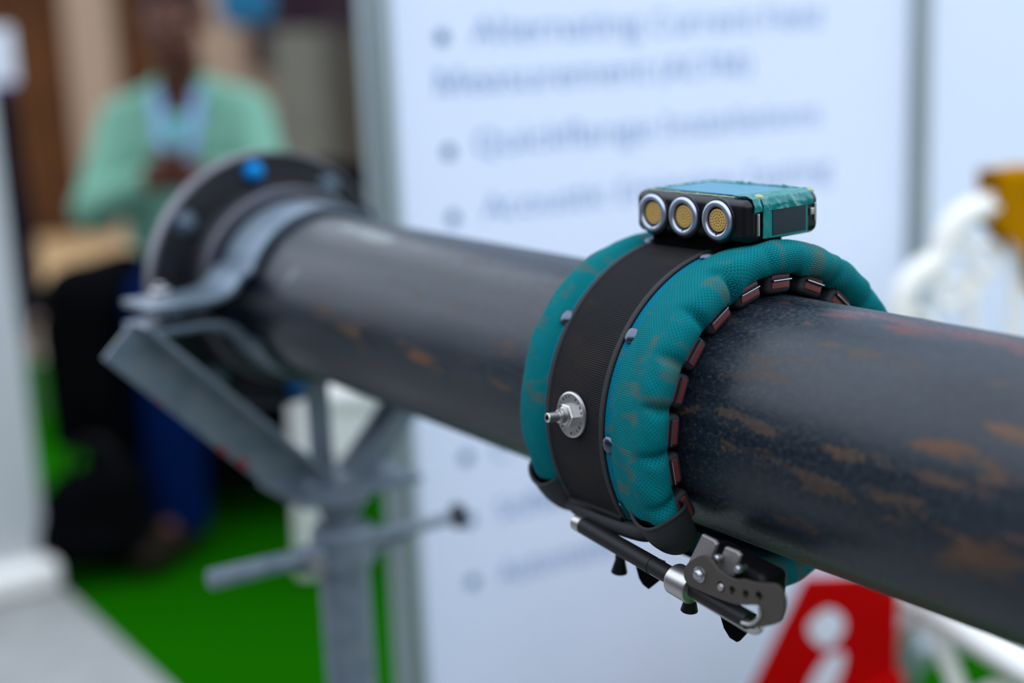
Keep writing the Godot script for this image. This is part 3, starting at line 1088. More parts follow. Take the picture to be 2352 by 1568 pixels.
func build_collar() -> void:
	var c := thing("sensor_collar", "teal fabric sensor collar strapped round the dark pipe", "collar", Vector3(-0.73, PY - 0.12, 0))
	# padded sleeve
	var ctl := [Vector3(-0.674, 0.0985, 0), Vector3(-0.664, 0.0970, 0), Vector3(-0.6570, 0.0995, 0), Vector3(-0.6530, 0.1060, 0), Vector3(-0.6535, 0.1130, 0), Vector3(-0.6590, 0.1178, 0), Vector3(-0.6690, 0.1188, 0), Vector3(-0.6800, 0.1180, 0), Vector3(-0.6915, 0.1158, 0), Vector3(-0.6985, 0.1130, 0), Vector3(-0.7015, 0.1102, 0), Vector3(-0.7100, 0.1098, 0), Vector3(-0.7400, 0.1102, 0), Vector3(-0.7700, 0.1098, 0), Vector3(-0.7745, 0.1115, 0), Vector3(-0.7800, 0.1150, 0), Vector3(-0.7880, 0.1162, 0), Vector3(-0.7980, 0.1135, 0), Vector3(-0.8050, 0.1075, 0), Vector3(-0.8080, 0.1000, 0), Vector3(-0.8050, 0.0930, 0), Vector3(-0.7950, 0.0900, 0), Vector3(-0.7400, 0.0920, 0), Vector3(-0.6900, 0.0970, 0)]
	var prof := PackedVector2Array()
	for p in spline(ctl, 4, true):
		prof.append(Vector2(p.x, p.y))
	var wob := noise(22.0, 3, FastNoiseLite.TYPE_SIMPLEX_SMOOTH, 51)
	var fold := noise(9.0, 2, FastNoiseLite.TYPE_SIMPLEX_SMOOTH, 52)
	var bend := func(t: float, q: Vector2) -> Vector2:
		var w := deg_to_rad(t)
		var e := smoothstep(-0.690, -0.656, q.x)          # 0 under the strap, 1 at the near lip
		var far := smoothstep(-0.776, -0.792, q.x)
		var pn := pinch(t)
		var top := smoothstep(0.100, 0.112, q.y)
		var e2 := smoothstep(-0.682, -0.654, q.x)
		var r := q.y - 0.0042 * pn * e2 * e2 * (0.22 + 0.78 * (1.0 - top)) + 0.0012 * e
		var X := q.x - 0.0055 * pn * e2 * e2
		var n := wob.get_noise_3d(q.x * 2.0, sin(w) * 0.115, cos(w) * 0.115)
		var m := fold.get_noise_3d(q.x * 3.0 + t * 0.004, sin(w) * 0.115, cos(w) * 0.115)
		r += (0.0014 * n + 0.0024 * m) * maxf(smoothstep(-0.702, -0.672, q.x), far)
		X += 0.0012 * m * maxf(e, far)
		if t > 100.0 and t < 135.0:
			var d1 := (t - 106.0 - (q.x + 0.66) * 400.0) / 4.5
			r -= 0.0010 * exp(-d1 * d1) * e
		var d2 := (t - 68.0 - (q.x + 0.655) * 260.0) / 2.6
		r -= 0.0026 * exp(-d2 * d2) * smoothstep(-0.682, -0.660, q.x)
		return Vector2(X, r)
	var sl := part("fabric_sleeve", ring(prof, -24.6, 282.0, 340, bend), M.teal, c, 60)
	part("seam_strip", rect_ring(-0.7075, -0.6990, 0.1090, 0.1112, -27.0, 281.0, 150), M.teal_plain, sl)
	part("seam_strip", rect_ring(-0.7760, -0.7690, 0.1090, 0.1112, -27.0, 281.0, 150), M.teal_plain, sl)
	# webbing strap with turned hems
	var st := part("webbing_strap", rect_ring(-0.7700, -0.7078, 0.1110, 0.1124, -32.5, 284.0, 200), M.webbing, c)
	for e in [[-0.7706, -0.7662], [-0.7118, -0.7072]]:
		part("hem", rect_ring(e[0], e[1], 0.1112, 0.1131, -32.5, 284.0, 200), M.hem, st)
	# snaps
	var snap := [Vector2(0, 0.0030), Vector2(0.0022, 0.0029), Vector2(0.0044, 0.0023), Vector2(0.0056, 0.0012), Vector2(0.0058, 0.0004), Vector2(0.0054, 0)]
	for a in [-1.8, 36.0, 78.0, 118.0, 158.0, 198.0, 238.0]:
		part("snap_button", lathe_at(snap, on_pipe(-0.7012, 0.1122, a), 28), M.gun, c)
	for a in [37.0, 84.0, 130.0, 178.0, 226.0]:
		part("snap_button", lathe_at(snap, on_pipe(-0.7735, 0.1118, a), 28), M.gun, c)
	# air valve
	var vt := on_pipe(-0.7397, 0.1126, 4.6)
	var lean := Basis(vt.basis.z, deg_to_rad(-9.0))      # the stem leans a little along the pipe
	var v := part("air_valve", lathe_at([Vector2(0, 0.0022), Vector2(0.0145, 0.0022), Vector2(0.0156, 0.0016), Vector2(0.0158, 0.0006), Vector2(0.0152, 0)], vt, 44), M.nickel, c, 25)
	part("valve_nut", lathe_at([Vector2(0, 0.0068), Vector2(0.0072, 0.0068), Vector2(0.0082, 0.0060), Vector2(0.0082, 0.0022)], vt, 6), M.nickel, v, 25)
	part("valve_stem", lathe_at([Vector2(0.0016, 0.0215), Vector2(0.0030, 0.0218), Vector2(0.0034, 0.0212), Vector2(0.0034, 0.0135), Vector2(0.0030, 0.0130), Vector2(0.0030, 0.0122), Vector2(0.0048, 0.0118), Vector2(0.0050, 0.0110), Vector2(0.0050, 0.0078), Vector2(0.0064, 0.0072), Vector2(0.0064, 0.0066)], vt, 24), M.nickel, v, 25)
	part("valve_core", lathe_at([Vector2(0, 0.0208), Vector2(0.0009, 0.0206), Vector2(0.0009, 0.0186), Vector2(0.0017, 0.0184)], vt, 14), M.gun, v)
	for k in 22:
		var a := TAU * k / 22.0
		if k % 11 == 5 or k % 11 == 0:
			continue
		var t := Transform3D(vt.basis * Basis(Vector3.UP, a), vt.origin) * Transform3D(Basis.IDENTITY, Vector3(0.0124, 0.0022, 0))
		part("stamped_mark", rbox(Vector3(0.0018, 0.0003, 0.0006 + 0.0005 * (k % 3)), 0.0001, 1).at(t), M.gun, v)
	# sensor blocks between sleeve and pipe
	for a in MODS:
		var r0 := 0.0932
		var t := on_pipe(-0.6862, r0, a)
		var mo := part("sensor_block", rbox(Vector3(0.052, 0.0145, 0.0225), 0.0042, 3).at(t), M.rubber, c)
		var f := on_pipe(-0.6605, 0.0, a)
		var X := f.basis.x
		var R := f.basis.y
		part("red_pad", box(f.origin + R * 0.0922 + X * 0.0002, Vector3(0.0018, 0.0046, 0.0160), 0.0007, f.basis), M.red_pad, mo)
		part("contact_slot", box(f.origin + R * 0.0980 + X * 0.0000, Vector3(0.0014, 0.0024, 0.0165), 0.0006, f.basis), M.red_pad, mo)
		part("metal_blade", box(f.origin + R * 0.0957 + X * 0.0008, Vector3(0.0040, 0.0011, 0.0170), 0.0005, f.basis), M.chrome, mo)
	# moulded caps on the two ends of the pads, at the fastening
	end_cap(c, -0.6705, 0.1065, 0.0208, 0.0160, -22.5, -43.5)
	end_cap(c, -0.7900, 0.1045, 0.0195, 0.0150, -23.5, -47.0)
	end_cap(c, -0.6750, 0.1040, 0.0230, 0.0145, 292.5, 279.0)
	part("end_bar", tube(spline([on_pipe(-0.786, 0.1075, -38).origin, on_pipe(-0.762, 0.1135, -37.5).origin, on_pipe(-0.725, 0.1150, -37).origin, on_pipe(-0.692, 0.1135, -36).origin, on_pipe(-0.684, 0.1075, -36).origin], 6), 0.0062, 16), M.rubber, c)
	part("strap_end", rect_ring(-0.768, -0.7095, 0.1105, 0.1150, -39.0, -31.5, 12), M.dark_rubber, c)
	build_fastener(c)
	build_connector_box(c)

func end_cap(c: Node3D, xc: float, rc: float, a: float, b: float, t0: float, t1: float) -> void:
	var g := grid(22, 28, func(s, q):
		var k: float = sqrt(maxf(0.0, 1.0 - pow(s, 2.6)))
		if s > 0.999:
			k = 0.001
		var w: float = TAU * q
		var x: float = xc + cos(w) * a * k + (1.0 - k) * 0.004
		var r: float = rc - (1.0 - k) * 0.004 + sin(w) * b * (0.35 + 0.65 * k) * (k if k < 0.2 else 1.0)
		# hollow, concave mouth
		var t: float = lerpf(t0, t1, s) - 3.5 * sin(PI * (0.5 + 0.5 * cos(w))) * (1.0 - s)
		var p := on_pipe(x, r, t)
		return [p.origin, Vector2(s * 0.05, q * 0.1)])
	var cap := part("end_cap", g.orient(), M.rubber, c, 60)
	var rim := PackedVector3Array()
	for k in 28:
		rim.append(g.v[k])
	part("cap_rim", tube(rim, 0.0013, 8, true), M.rubber, cap)
	if t0 < 0:
		var sl := on_pipe(xc - a * 0.72, rc + b * 0.62, lerpf(t0, t1, 0.22))
		part("cap_slot", box(sl.origin, Vector3(0.0030, 0.0030, 0.0105), 0.0012, sl.basis * Basis(Vector3.UP, 0.45)), M.black, cap)

func csg_plate(poly: PackedVector2Array, d: float, holes: Array) -> Geo:
	# outline with round holes: the hole edges are cut by bridging, with Geometry2D
	var cuts: Array = [poly]
	for h in holes:
		# split the outline along a vertical line through the hole so that every piece is free of holes
		var nxt: Array = []
		for p in cuts:
			var box_l := PackedVector2Array([Vector2(-9, -9), Vector2(h.x, -9), Vector2(h.x, 9), Vector2(-9, 9)])
			var box_r := PackedVector2Array([Vector2(h.x, -9), Vector2(9, -9), Vector2(9, 9), Vector2(h.x, 9)])
			var disc := disc_poly(Vector2(h.x, h.y), h.z, 24)
			for side in [box_l, box_r]:
				for piece in Geometry2D.intersect_polygons(p, side):
					for left in Geometry2D.clip_polygons(piece, disc):
						if not Geometry2D.is_polygon_clockwise(left):
							nxt.append(left)
		cuts = nxt
	var g := Geo.new()
	for p in cuts:
		if p.size() > 2:
			g.add(plate(p, d))
	return g

func build_fastener(c: Node3D) -> void:
	var y0 := Vector3(-0.7555, 0.8759, 0.1)
	var y1 := Vector3(-0.5845, 0.8588, 0.1)
	var d := (y1 - y0).normalized()
	var bar := part("fastener_bar", tube(PackedVector3Array([y0 + d * 0.007, y1]), 0.0058, 24), M.dark_rubber, c)
	part("bar_ferrule", lathe_at([Vector2(0, -0.0005), Vector2(0.0052, -0.0005), Vector2(0.0062, 0.0008), Vector2(0.0062, 0.0075), Vector2(0.0056, 0.0080)], along(d, y0), 28), M.nickel, bar)
	part("bar_sheath", tube(PackedVector3Array([y0 + d * 0.0085, y0 + d * 0.082]), 0.0061, 24), M.dark_rubber, bar)
	var band := part("bar_band", lathe_at([Vector2(0.0057, -0.0095), Vector2(0.0098, -0.009), Vector2(0.0104, -0.008), Vector2(0.0104, 0.008), Vector2(0.0098, 0.009), Vector2(0.0057, 0.0095)], along(d, y0 + d * 0.113), 32), M.nickel, bar)
	part("lower_rod", tube(spline([Vector3(-0.750, 0.8690, 0.0975), Vector3(-0.70, 0.8640, 0.0975), Vector3(-0.66, 0.8600, 0.0975), Vector3(-0.60, 0.8545, 0.099), Vector3(-0.579, 0.8548, 0.1015), Vector3(-0.5705, 0.8615, 0.104)], 6), 0.0026, 12), M.nickel, bar)
	var link := PackedVector2Array([Vector2(-0.6353, 0.8739), Vector2(-0.6333, 0.8814), Vector2(-0.6254, 0.8885), Vector2(-0.6177, 0.8927), Vector2(-0.6101, 0.8909), Vector2(-0.6056, 0.8872), Vector2(-0.592, 0.8851), Vector2(-0.5831, 0.8876), Vector2(-0.5743, 0.8885), Vector2(-0.5657, 0.8906), Vector2(-0.5568, 0.8925), Vector2(-0.551, 0.8901), Vector2(-0.5481, 0.8838), Vector2(-0.55, 0.8752), Vector2(-0.5546, 0.8689), Vector2(-0.5722, 0.861), Vector2(-0.5832, 0.8601), Vector2(-0.5815, 0.8626), Vector2(-0.5766, 0.8628), Vector2(-0.5722, 0.8657), Vector2(-0.5674, 0.8727), Vector2(-0.5695, 0.8757), Vector2(-0.5876, 0.8704), Vector2(-0.6069, 0.869), Vector2(-0.6222, 0.8689), Vector2(-0.6311, 0.8695)])
	var pts: Array = []
	for p in link:
		pts.append(p)
	var lk := part("link_plate", csg_plate(smooth_poly(pts, 3), 0.0026, [Vector3(-0.6017, 0.8775, 0.0034), Vector3(-0.5915, 0.8781, 0.0028), Vector3(-0.58, 0.8794, 0.0028), Vector3(-0.5689, 0.882, 0.0028)]).at(Transform3D(Basis.IDENTITY, Vector3(0, 0, 0.106))), M.bronze_steel, c, 30)
	# its turned edge, caught by the light
	var rimp := [Vector3(-0.5832, 0.8601, 0.1075), Vector3(-0.5772, 0.8612, 0.1075), Vector3(-0.5722, 0.8645, 0.1075), Vector3(-0.5680, 0.8700, 0.1075), Vector3(-0.5682, 0.8752, 0.1075)]
	part("turned_edge", tube(spline(rimp, 6), 0.0012, 10), M.nickel, lk)
	part("pivot_rivet", lathe_at([Vector2(0, 0.0040), Vector2(0.0026, 0.0037), Vector2(0.0036, 0.0026), Vector2(0.0038, 0.0014), Vector2(0.0050, 0.0010), Vector2(0.0052, 0)], along(Vector3(0, 0, 1), Vector3(-0.6202, 0.8798, 0.1072)), 28), M.steel, lk)
	part("adjust_screw", lathe_at([Vector2(0, 0.0024), Vector2(0.0020, 0.0022), Vector2(0.0027, 0.0010), Vector2(0.0027, -0.004)], along(Vector3(0, 0, 1), Vector3(-0.6014, 0.8772, 0.1062)), 24), M.nickel, lk)
	for l in [[Vector2(-0.628, 0.9015), Vector2(-0.6168, 0.9006), Vector2(-0.6145, 0.8988), Vector2(-0.6199, 0.8865), Vector2(-0.6375, 0.8691), Vector2(-0.6467, 0.8698)], [Vector2(-0.607, 0.8992), Vector2(-0.5968, 0.8992), Vector2(-0.594, 0.8976), Vector2(-0.6003, 0.8822), Vector2(-0.6176, 0.8812)]]:
		part("lug", plate(PackedVector2Array(l), 0.0030, 0.0006).at(Transform3D(Basis.IDENTITY, Vector3(0, 0, 0.097))), M.lug, c, 20)
	for p in [Vector3(-0.6105, 0.8917, 0.099), Vector3(-0.5921, 0.8902, 0.099)]:
		part("lug_pin", lathe_at([Vector2(0, 0.0052), Vector2(0.0020, 0.0048), Vector2(0.0028, 0.0036), Vector2(0.0028, 0.0006), Vector2(0.0016, 0.0004), Vector2(0.0016, -0.004)], along(Vector3(0, 0, 1), p), 20), M.steel, c)
	part("shadow_block", box(Vector3(-0.610, 0.8765, 0.080), Vector3(0.056, 0.022, 0.024), 0.006, Basis(Vector3(0, 0, 1), -0.08)), M.black, c)  # black block stands in for the dark shadow beside the lugs
	# rubber toggles and webbing ends that hang below
	for t in [[Vector3(-0.7245, 0.865, 0.085), Vector3(-0.7279, 0.8428, 0.085)], [Vector3(-0.6525, 0.861, 0.085), Vector3(-0.6557, 0.8381, 0.085)]]:
		part("rubber_toggle", tube(PackedVector3Array([t[0], t[0].lerp(t[1], 0.6), t[0].lerp(t[1], 0.85), t[1]]), [0.0042, 0.0036, 0.0050, 0.0058], 18), M.black, c)
	var tri1 := plate(PackedVector2Array([Vector2(-0.720, 0.862), Vector2(-0.7115, 0.8417), Vector2(-0.7075, 0.8383), Vector2(-0.7021, 0.8370), Vector2(-0.6883, 0.8489), Vector2(-0.685, 0.862)]), 0.003, 0.0008).at(Transform3D(Basis.IDENTITY, Vector3(0, 0, 0.08)))
	part("webbing_end", tri1, M.black_cloth, c)
	var tri2 := csg_plate(PackedVector2Array([Vector2(-0.634, 0.852), Vector2(-0.6309, 0.8436), Vector2(-0.6268, 0.8343), Vector2(-0.6215, 0.8295), Vector2(-0.6150, 0.8288), Vector2(-0.6033, 0.8423), Vector2(-0.600, 0.852)]), 0.003, [Vector3(-0.6126, 0.8413, 0.0026)]).at(Transform3D(Basis.IDENTITY, Vector3(0, 0, 0.08)))
	part("webbing_end", tri2, M.black_cloth, c)

func build_connector_box(c: Node3D) -> void:
	var mid := Vector3(-0.7245, 1.0848, -0.0145)
	var turn := Basis(Vector3.UP, deg_to_rad(3.0))
	var T := Transform3D(turn, mid)
	part("shade_pad", box(Vector3(-0.7330, 1.0645, -0.014), Vector3(0.070, 0.013, 0.060), 0.003, turn), M.black_cloth, c)  # black pad added to fill the gap with the shadow under the box
	var g := rbox(Vector3(0.1080, 0.0290, 0.0710), 0.0062, 4)
	var xs := [-0.0345, -0.0042, 0.0275]
	for x in xs:
		g.add(lathe(PackedVector2Array([Vector2(0.0128, 0.0012), Vector2(0.0146, 0.0010), Vector2(0.0152, 0.0002), Vector2(0.0152, -0.003)]), 40).at(along(Vector3(0, 0, 1), Vector3(x, -0.0006, 0.0355))))
	var b := part("connector_box", g.at(T), M.black_plastic, c, 50)
	for x in xs:
		var t := T * along(Vector3(0, 0, 1), Vector3(x, -0.0004, 0.0355))
		part("socket_ring", lathe_at([Vector2(0.0090, -0.001), Vector2(0.0090, 0.0016), Vector2(0.0096, 0.0026), Vector2(0.0108, 0.0032), Vector2(0.0122, 0.0030), Vector2(0.0132, 0.0022), Vector2(0.0136, 0.0010), Vector2(0.0136, -0.001)], t, 56), M.socket, b, 35)
		part("socket_floor", lathe_at([Vector2(0, 0.0004), Vector2(0.0092, 0.0004), Vector2(0.0092, -0.0005)], t, 32), M.black, b)
		part("pin_insert", lathe_at([Vector2(0, 0.0012), Vector2(0.0073, 0.0012), Vector2(0.0077, 0.0008), Vector2(0.0077, 0.0002)], t, 36), M.gold, b)
		var holes := Geo.new()
		for rr in [[0.0, 1], [0.0020, 7], [0.0041, 13], [0.0061, 19]]:
			for k in rr[1]:
				var a: float = TAU * k / rr[1] + rr[0] * 90.0
				holes.add(lathe(PackedVector2Array([Vector2(0, 0.0014), Vector2(0.00042, 0.0014), Vector2(0.00048, 0.0011)]), 8).at(t * Transform3D(Basis.IDENTITY, Vector3(cos(a) * rr[0], 0, sin(a) * rr[0]))))
		var hm := part("contact_holes", holes, M.pin_dark, b)
		hm.set_meta("kind", "stuff")
		part("key_notch", rbox(Vector3(0.0014, 0.0012, 0.0022), 0.0003, 1).at(t * Transform3D(Basis.IDENTITY, Vector3(0.0, 0.0022, 0.0100))), M.black, b)
	part("top_label", box(T * Vector3(-0.004, 0.0148, -0.003), Vector3(0.074, 0.0008, 0.049), 0.0003, turn), M.sky_label, b)
	# adhesive edging, lifted and creased
	var en := noise(160.0, 2, FastNoiseLite.TYPE_SIMPLEX_SMOOTH, 61)
	for e in [[Vector3(-0.046, 0.0146, 0.0287), Vector3(0.040, 0.0146, 0.0290), 0.0007], [Vector3(-0.045, 0.0148, -0.0305), Vector3(0.046, 0.0150, -0.0312), 0.0014], [Vector3(-0.047, 0.0146, 0.028), Vector3(-0.047, 0.0146, -0.030), 0.0011]]:
		var path := PackedVector3Array()
		var rad := PackedFloat32Array()
		for k in 41:
			var p: Vector3 = e[0].lerp(e[1], k / 40.0)
			var n := en.get_noise_3dv(p)
			path.append(T * (p + Vector3(0, n * 0.0005, n * 0.0016)))
			rad.append(e[2] * (0.45 + absf(en.get_noise_3dv(p * 1.7 + Vector3.ONE)) * 1.6))
		part("tape_edge", tube(path, rad, 8), M.amber if e[1].x > -0.04 and e[0].z > 0 else M.teal_tape, b)
	# teal tape over the near top edge and down the end
	var tape := func(z0: float, z1: float, down: float, inset: float, seed_: float, amp: float) -> Geo:
		var outline := PackedVector2Array([Vector2(0.0545 - inset, 0.0150), Vector2(0.0490, 0.0150), Vector2(0.0525, 0.0136), Vector2(0.0545, 0.0095), Vector2(0.0546, 0.0095 - down)])
		var at_ := func(a: float, q: float, off: float) -> Vector3:
			var k := minf(q * 4.0, 3.999)
			var s := outline[int(k)].lerp(outline[int(k) + 1], k - int(k))
			var z := lerpf(z0, z1, a)
			var n := en.get_noise_3d(s.x + seed_, s.y, z)
			var n2 := en.get_noise_3d(s.x * 0.3 + seed_, s.y * 0.3, z * 0.4)
			var o := Vector2(0.35 + q * 0.65, 1.0 - q * 0.8).normalized() * (off + amp * (0.6 * n + n2))
			return T * Vector3(s.x + o.x, s.y + o.y, z)
		var gg := grid(40, 20, func(a, q): return [at_.call(a, q, 0.0011), Vector2(a * 0.06, q * 0.03)])
		gg.add(grid(40, 20, func(a, q): return [at_.call(a, q, 0.0005), Vector2(a * 0.06, q * 0.03)]).flip())
		return gg
	part("teal_tape", tape.call(0.0305, -0.0265, 0.0035, 0.019, 3.0, 0.0011), M.teal_tape, b, 60)
	part("teal_tape", tape.call(0.0225, 0.0155, 0.0215, 0.010, 5.0, 0.0007), M.teal_tape, b, 60)
	part("end_frame", box(T * Vector3(0.0541, -0.0022, -0.0015), Vector3(0.0010, 0.0205, 0.042), 0.0004, turn), M.teal_tape, b)
	part("end_label", box(T * Vector3(0.0547, -0.0022, -0.0035), Vector3(0.0008, 0.0172, 0.0330), 0.0003, turn), M.dark_label, b)
	part("end_clip", box(T * Vector3(0.0546, -0.0025, 0.0268), Vector3(0.0020, 0.0150, 0.0022), 0.0007, turn), M.nickel, b)
	part("end_clip", box(T * Vector3(0.0545, 0.0005, -0.0298), Vector3(0.0012, 0.0120, 0.0022), 0.0004, turn), M.nickel, b)
	part("end_clip", box(T * Vector3(0.0547, 0.0010, -0.0262), Vector3(0.0016, 0.0050, 0.0040), 0.0006, turn), M.nickel, b)
	for p in [Vector3(0.050, 0.0150, 0.0215), Vector3(0.050, 0.0146, -0.0282)]:
		part("sealant_bead", lathe_at([Vector2(0, 0.0022), Vector2(0.0022, 0.0016), Vector2(0.0036, 0.0004), Vector2(0.0038, -0.001)], T * Transform3D(Basis.IDENTITY, p), 14), M.amber, b)

# ================================================================= white garden chair, yellow vest, red board
const CF := Vector3(0.93727, 0, 0.3486)        # the way the garden chair faces
const CS := Vector3(0.3486, 0, -0.93727)       # across it, to the right in the photograph
const CO := Vector3(-1.23299, 0, -1.04918)     # under the middle of its back

func gc(u: float, y: float, w := 0.0) -> Vector3:
	return CO + CS * u + Vector3.UP * y + CF * w

func build_garden_chair() -> void:
	var c := thing("garden_chair", "ornate white garden chair beside the display panel with a scalloped scrollwork back", "chair", gc(0, 0, 0.2))
	var half := [[-0.170, 0.42], [-0.173, 0.60], [-0.175, 0.72], [-0.178, 0.790], [-0.172, 0.832], [-0.150, 0.858], [-0.126, 0.869], [-0.116, 0.884], [-0.108, 0.908], [-0.086, 0.932], [-0.050, 0.943], [0.0, 0.945]]
	var pts: Array = []
	for p in half:
		pts.append(gc(p[0], p[1]))
	for k in range(half.size() - 2, -1, -1):
		pts.append(gc(-half[k][0], half[k][1]))
	part("back_frame", tube(spline(pts, 5), 0.019, 14), M.white, c)
	for sg in [1.0, -1.0]:
		for q in [[-0.050, 0.868, 0.021], [-0.102, 0.824, 0.019]]:
			var ringp := PackedVector3Array()
			for k in 24:
				var a := TAU * k / 24.0
				ringp.append(gc((q[0] + cos(a) * q[2]) * sg, q[1] + sin(a) * q[2]))
			part("back_scroll", tube(ringp, 0.0085, 10, true), M.white, c)
		part("back_bar", tube(spline([gc(-0.075 * sg, 0.845), gc(-0.066 * sg, 0.79), gc(-0.05 * sg, 0.70), gc(-0.045 * sg, 0.55), gc(-0.05 * sg, 0.43)], 6), 0.0085, 10), M.white, c)
		part("back_bar", tube(spline([gc(-0.155 * sg, 0.80), gc(-0.13 * sg, 0.78), gc(-0.122 * sg, 0.68), gc(-0.118 * sg, 0.55), gc(-0.12 * sg, 0.43)], 6), 0.0075, 10), M.white, c)
		part("scroll_link", tube(spline([gc(-0.066 * sg, 0.885), gc(-0.085 * sg, 0.90), gc(-0.10 * sg, 0.89)], 6), 0.007, 8), M.white, c)
		part("scroll_link", tube(spline([gc(-0.085 * sg, 0.815), gc(-0.06 * sg, 0.825), gc(-0.05 * sg, 0.848)], 6), 0.0085, 8), M.white, c)
	part("back_splat", tube(spline([gc(0.0, 0.91), gc(0.004, 0.83), gc(0.003, 0.75), gc(0.0, 0.6), gc(0.0, 0.43)], 6), 0.011, 10), M.white, c)
	part("back_rail", tube(PackedVector3Array([gc(-0.17, 0.45), gc(0.17, 0.45)]), 0.012, 12), M.white, c)
	# seat with a rounded front, pierced by slots
	var b := Basis(CS, Vector3.UP, CF)
	part("seat_rim", tube(spline([gc(-0.17, 0.405, 0.0), gc(-0.185, 0.408, 0.12), gc(-0.19, 0.412, 0.28), gc(-0.17, 0.412, 0.38), gc(-0.09, 0.412, 0.42), gc(0.09, 0.412, 0.42), gc(0.17, 0.412, 0.38), gc(0.19, 0.412, 0.28), gc(0.185, 0.408, 0.12), gc(0.17, 0.405, 0.0)], 6, true), 0.0165, 12), M.white, c)
	for k in 9:
		var u := -0.16 + 0.04 * k
		part("seat_slat", box(gc(u, 0.414, 0.20), Vector3(0.026, 0.012, 0.42), 0.004, b), M.white, c)
	for sg in [1.0, -1.0]:
		part("leg", tube(spline([gc(0.165 * sg, 0.42, 0.0), gc(0.172 * sg, 0.36, -0.005), gc(0.195 * sg, 0.18, -0.03), gc(0.215 * sg, 0.0, -0.06)], 6), [0.017, 0.017, 0.017, 0.017, 0.017, 0.0168, 0.0165, 0.016, 0.016, 0.0158, 0.0156, 0.0154, 0.0152, 0.015, 0.0148, 0.0146, 0.0145, 0.0145, 0.0145], 12), M.white, c)
		part("leg", tube(spline([gc(0.16 * sg, 0.41, 0.36), gc(0.175 * sg, 0.30, 0.38), gc(0.19 * sg, 0.15, 0.41), gc(0.205 * sg, 0.0, 0.44)], 6), 0.0155, 12), M.white, c)
		# arched braces between the legs
		part("leg_brace", tube(spline([gc(0.185 * sg, 0.25, -0.02), gc(0.18 * sg, 0.345, 0.03), gc(0.178 * sg, 0.372, 0.075), gc(0.178 * sg, 0.365, 0.12), gc(0.18 * sg, 0.30, 0.19), gc(0.182 * sg, 0.20, 0.27)], 6), 0.012, 12), M.white, c)
		part("leg_brace", tube(spline([gc(0.185 * sg, 0.20, 0.40), gc(0.18 * sg, 0.33, 0.34), gc(0.178 * sg, 0.36, 0.28), gc(0.18 * sg, 0.32, 0.22), gc(0.182 * sg, 0.22, 0.13)], 6), 0.012, 12), M.white, c)
	# yellow vest hung over the top of the back
	var vt := thing("yellow_vest", "yellow vest with dark navy trim hung over the white garden chair", "vest", gc(0.05, 0.94))
	var cloth := grid(28, 30, func(a, q):
		var u: float = lerpf(-0.046, 0.19, a)
		# over the frame: front fall, top, back fall
		var s: float = lerpf(-0.20, 0.20, q)
		var wav := 0.010 * sin(u * 62.0 + s * 8.0) + 0.006 * sin(u * 120.0 - s * 20.0)
		var top := 0.998 - 0.22 * maxf(0.0, u + 0.02)
		var h: float = absf(s)
		var low := 0.070 + 1.2 * (u + 0.056)
		h *= clampf(low / 0.20, 0.3, 1.3)
		var y: float = top - maxf(0.0, h - 0.012) + 0.006 * sin(u * 40.0)
		var w: float = clampf(s * 1.6, -0.024, 0.024) + wav * (0.4 + h * 2.0) * signf(s)
		return [gc(u, y, w), Vector2(a, q)])
	part("vest_cloth", thick(cloth, 0.004), M.yellow, vt, 70)
	var trim_path := PackedVector3Array()
	for k in 16:
		var u := 0.010 + 0.16 * k / 15.0
		trim_path.append(gc(u, 0.978 - 0.22 * maxf(0.0, u + 0.02) + 0.006 * sin(u * 40.0), 0.036))
	part("vest_trim", tube(trim_path, 0.013, 10), M.navy, vt)

func build_red_board() -> void:
	var R := BS
	var N := BF
	var ro := Vector3(-1.261, 0, -0.701)
	var rb := Basis(R, Vector3.UP, N)
	var o := thing("red_board", "red upright board with a white letter mark beside the white garden chair", "board", ro)
	part("board_sheet", plate(PackedVector2Array([Vector2(-0.029, 0.4675), Vector2(0.060, 0.4675), Vector2(0.098, 0.4675), Vector2(0.099, 0.02), Vector2(-0.235, 0.02)]), 0.012, 0.0015).at(Transform3D(rb, ro)), M.red, o)
	part("board_flap", plate(PackedVector2Array([Vector2(0.100, 0.332), Vector2(0.100, 0.312), Vector2(0.0, 0.272), Vector2(0.0, 0.286)]), 0.030, 0.002).at(Transform3D(rb, ro + N * 0.022)), M.red, o)
	part("board_foot", box(ro + R * -0.06 + Vector3.UP * 0.012, Vector3(0.36, 0.024, 0.14), 0.004, rb), M.red, o)
	part("white_dot", plate(smooth_poly([Vector2(0.0, 0.424), Vector2(0.020, 0.413), Vector2(0.0235, 0.394), Vector2(0.010, 0.373), Vector2(-0.004, 0.368), Vector2(-0.022, 0.385), Vector2(-0.024, 0.404)], 4), 0.0012).at(Transform3D(rb, ro + N * 0.0064)), M.sign_white, o)
	part("white_stem", plate(smooth_poly([Vector2(0.006, 0.358), Vector2(0.024, 0.357), Vector2(0.020, 0.330), Vector2(0.006, 0.298), Vector2(-0.018, 0.262), Vector2(-0.032, 0.270), Vector2(-0.026, 0.306), Vector2(-0.012, 0.336)], 3), 0.0012).at(Transform3D(rb, ro + N * 0.0064)), M.sign_white, o)

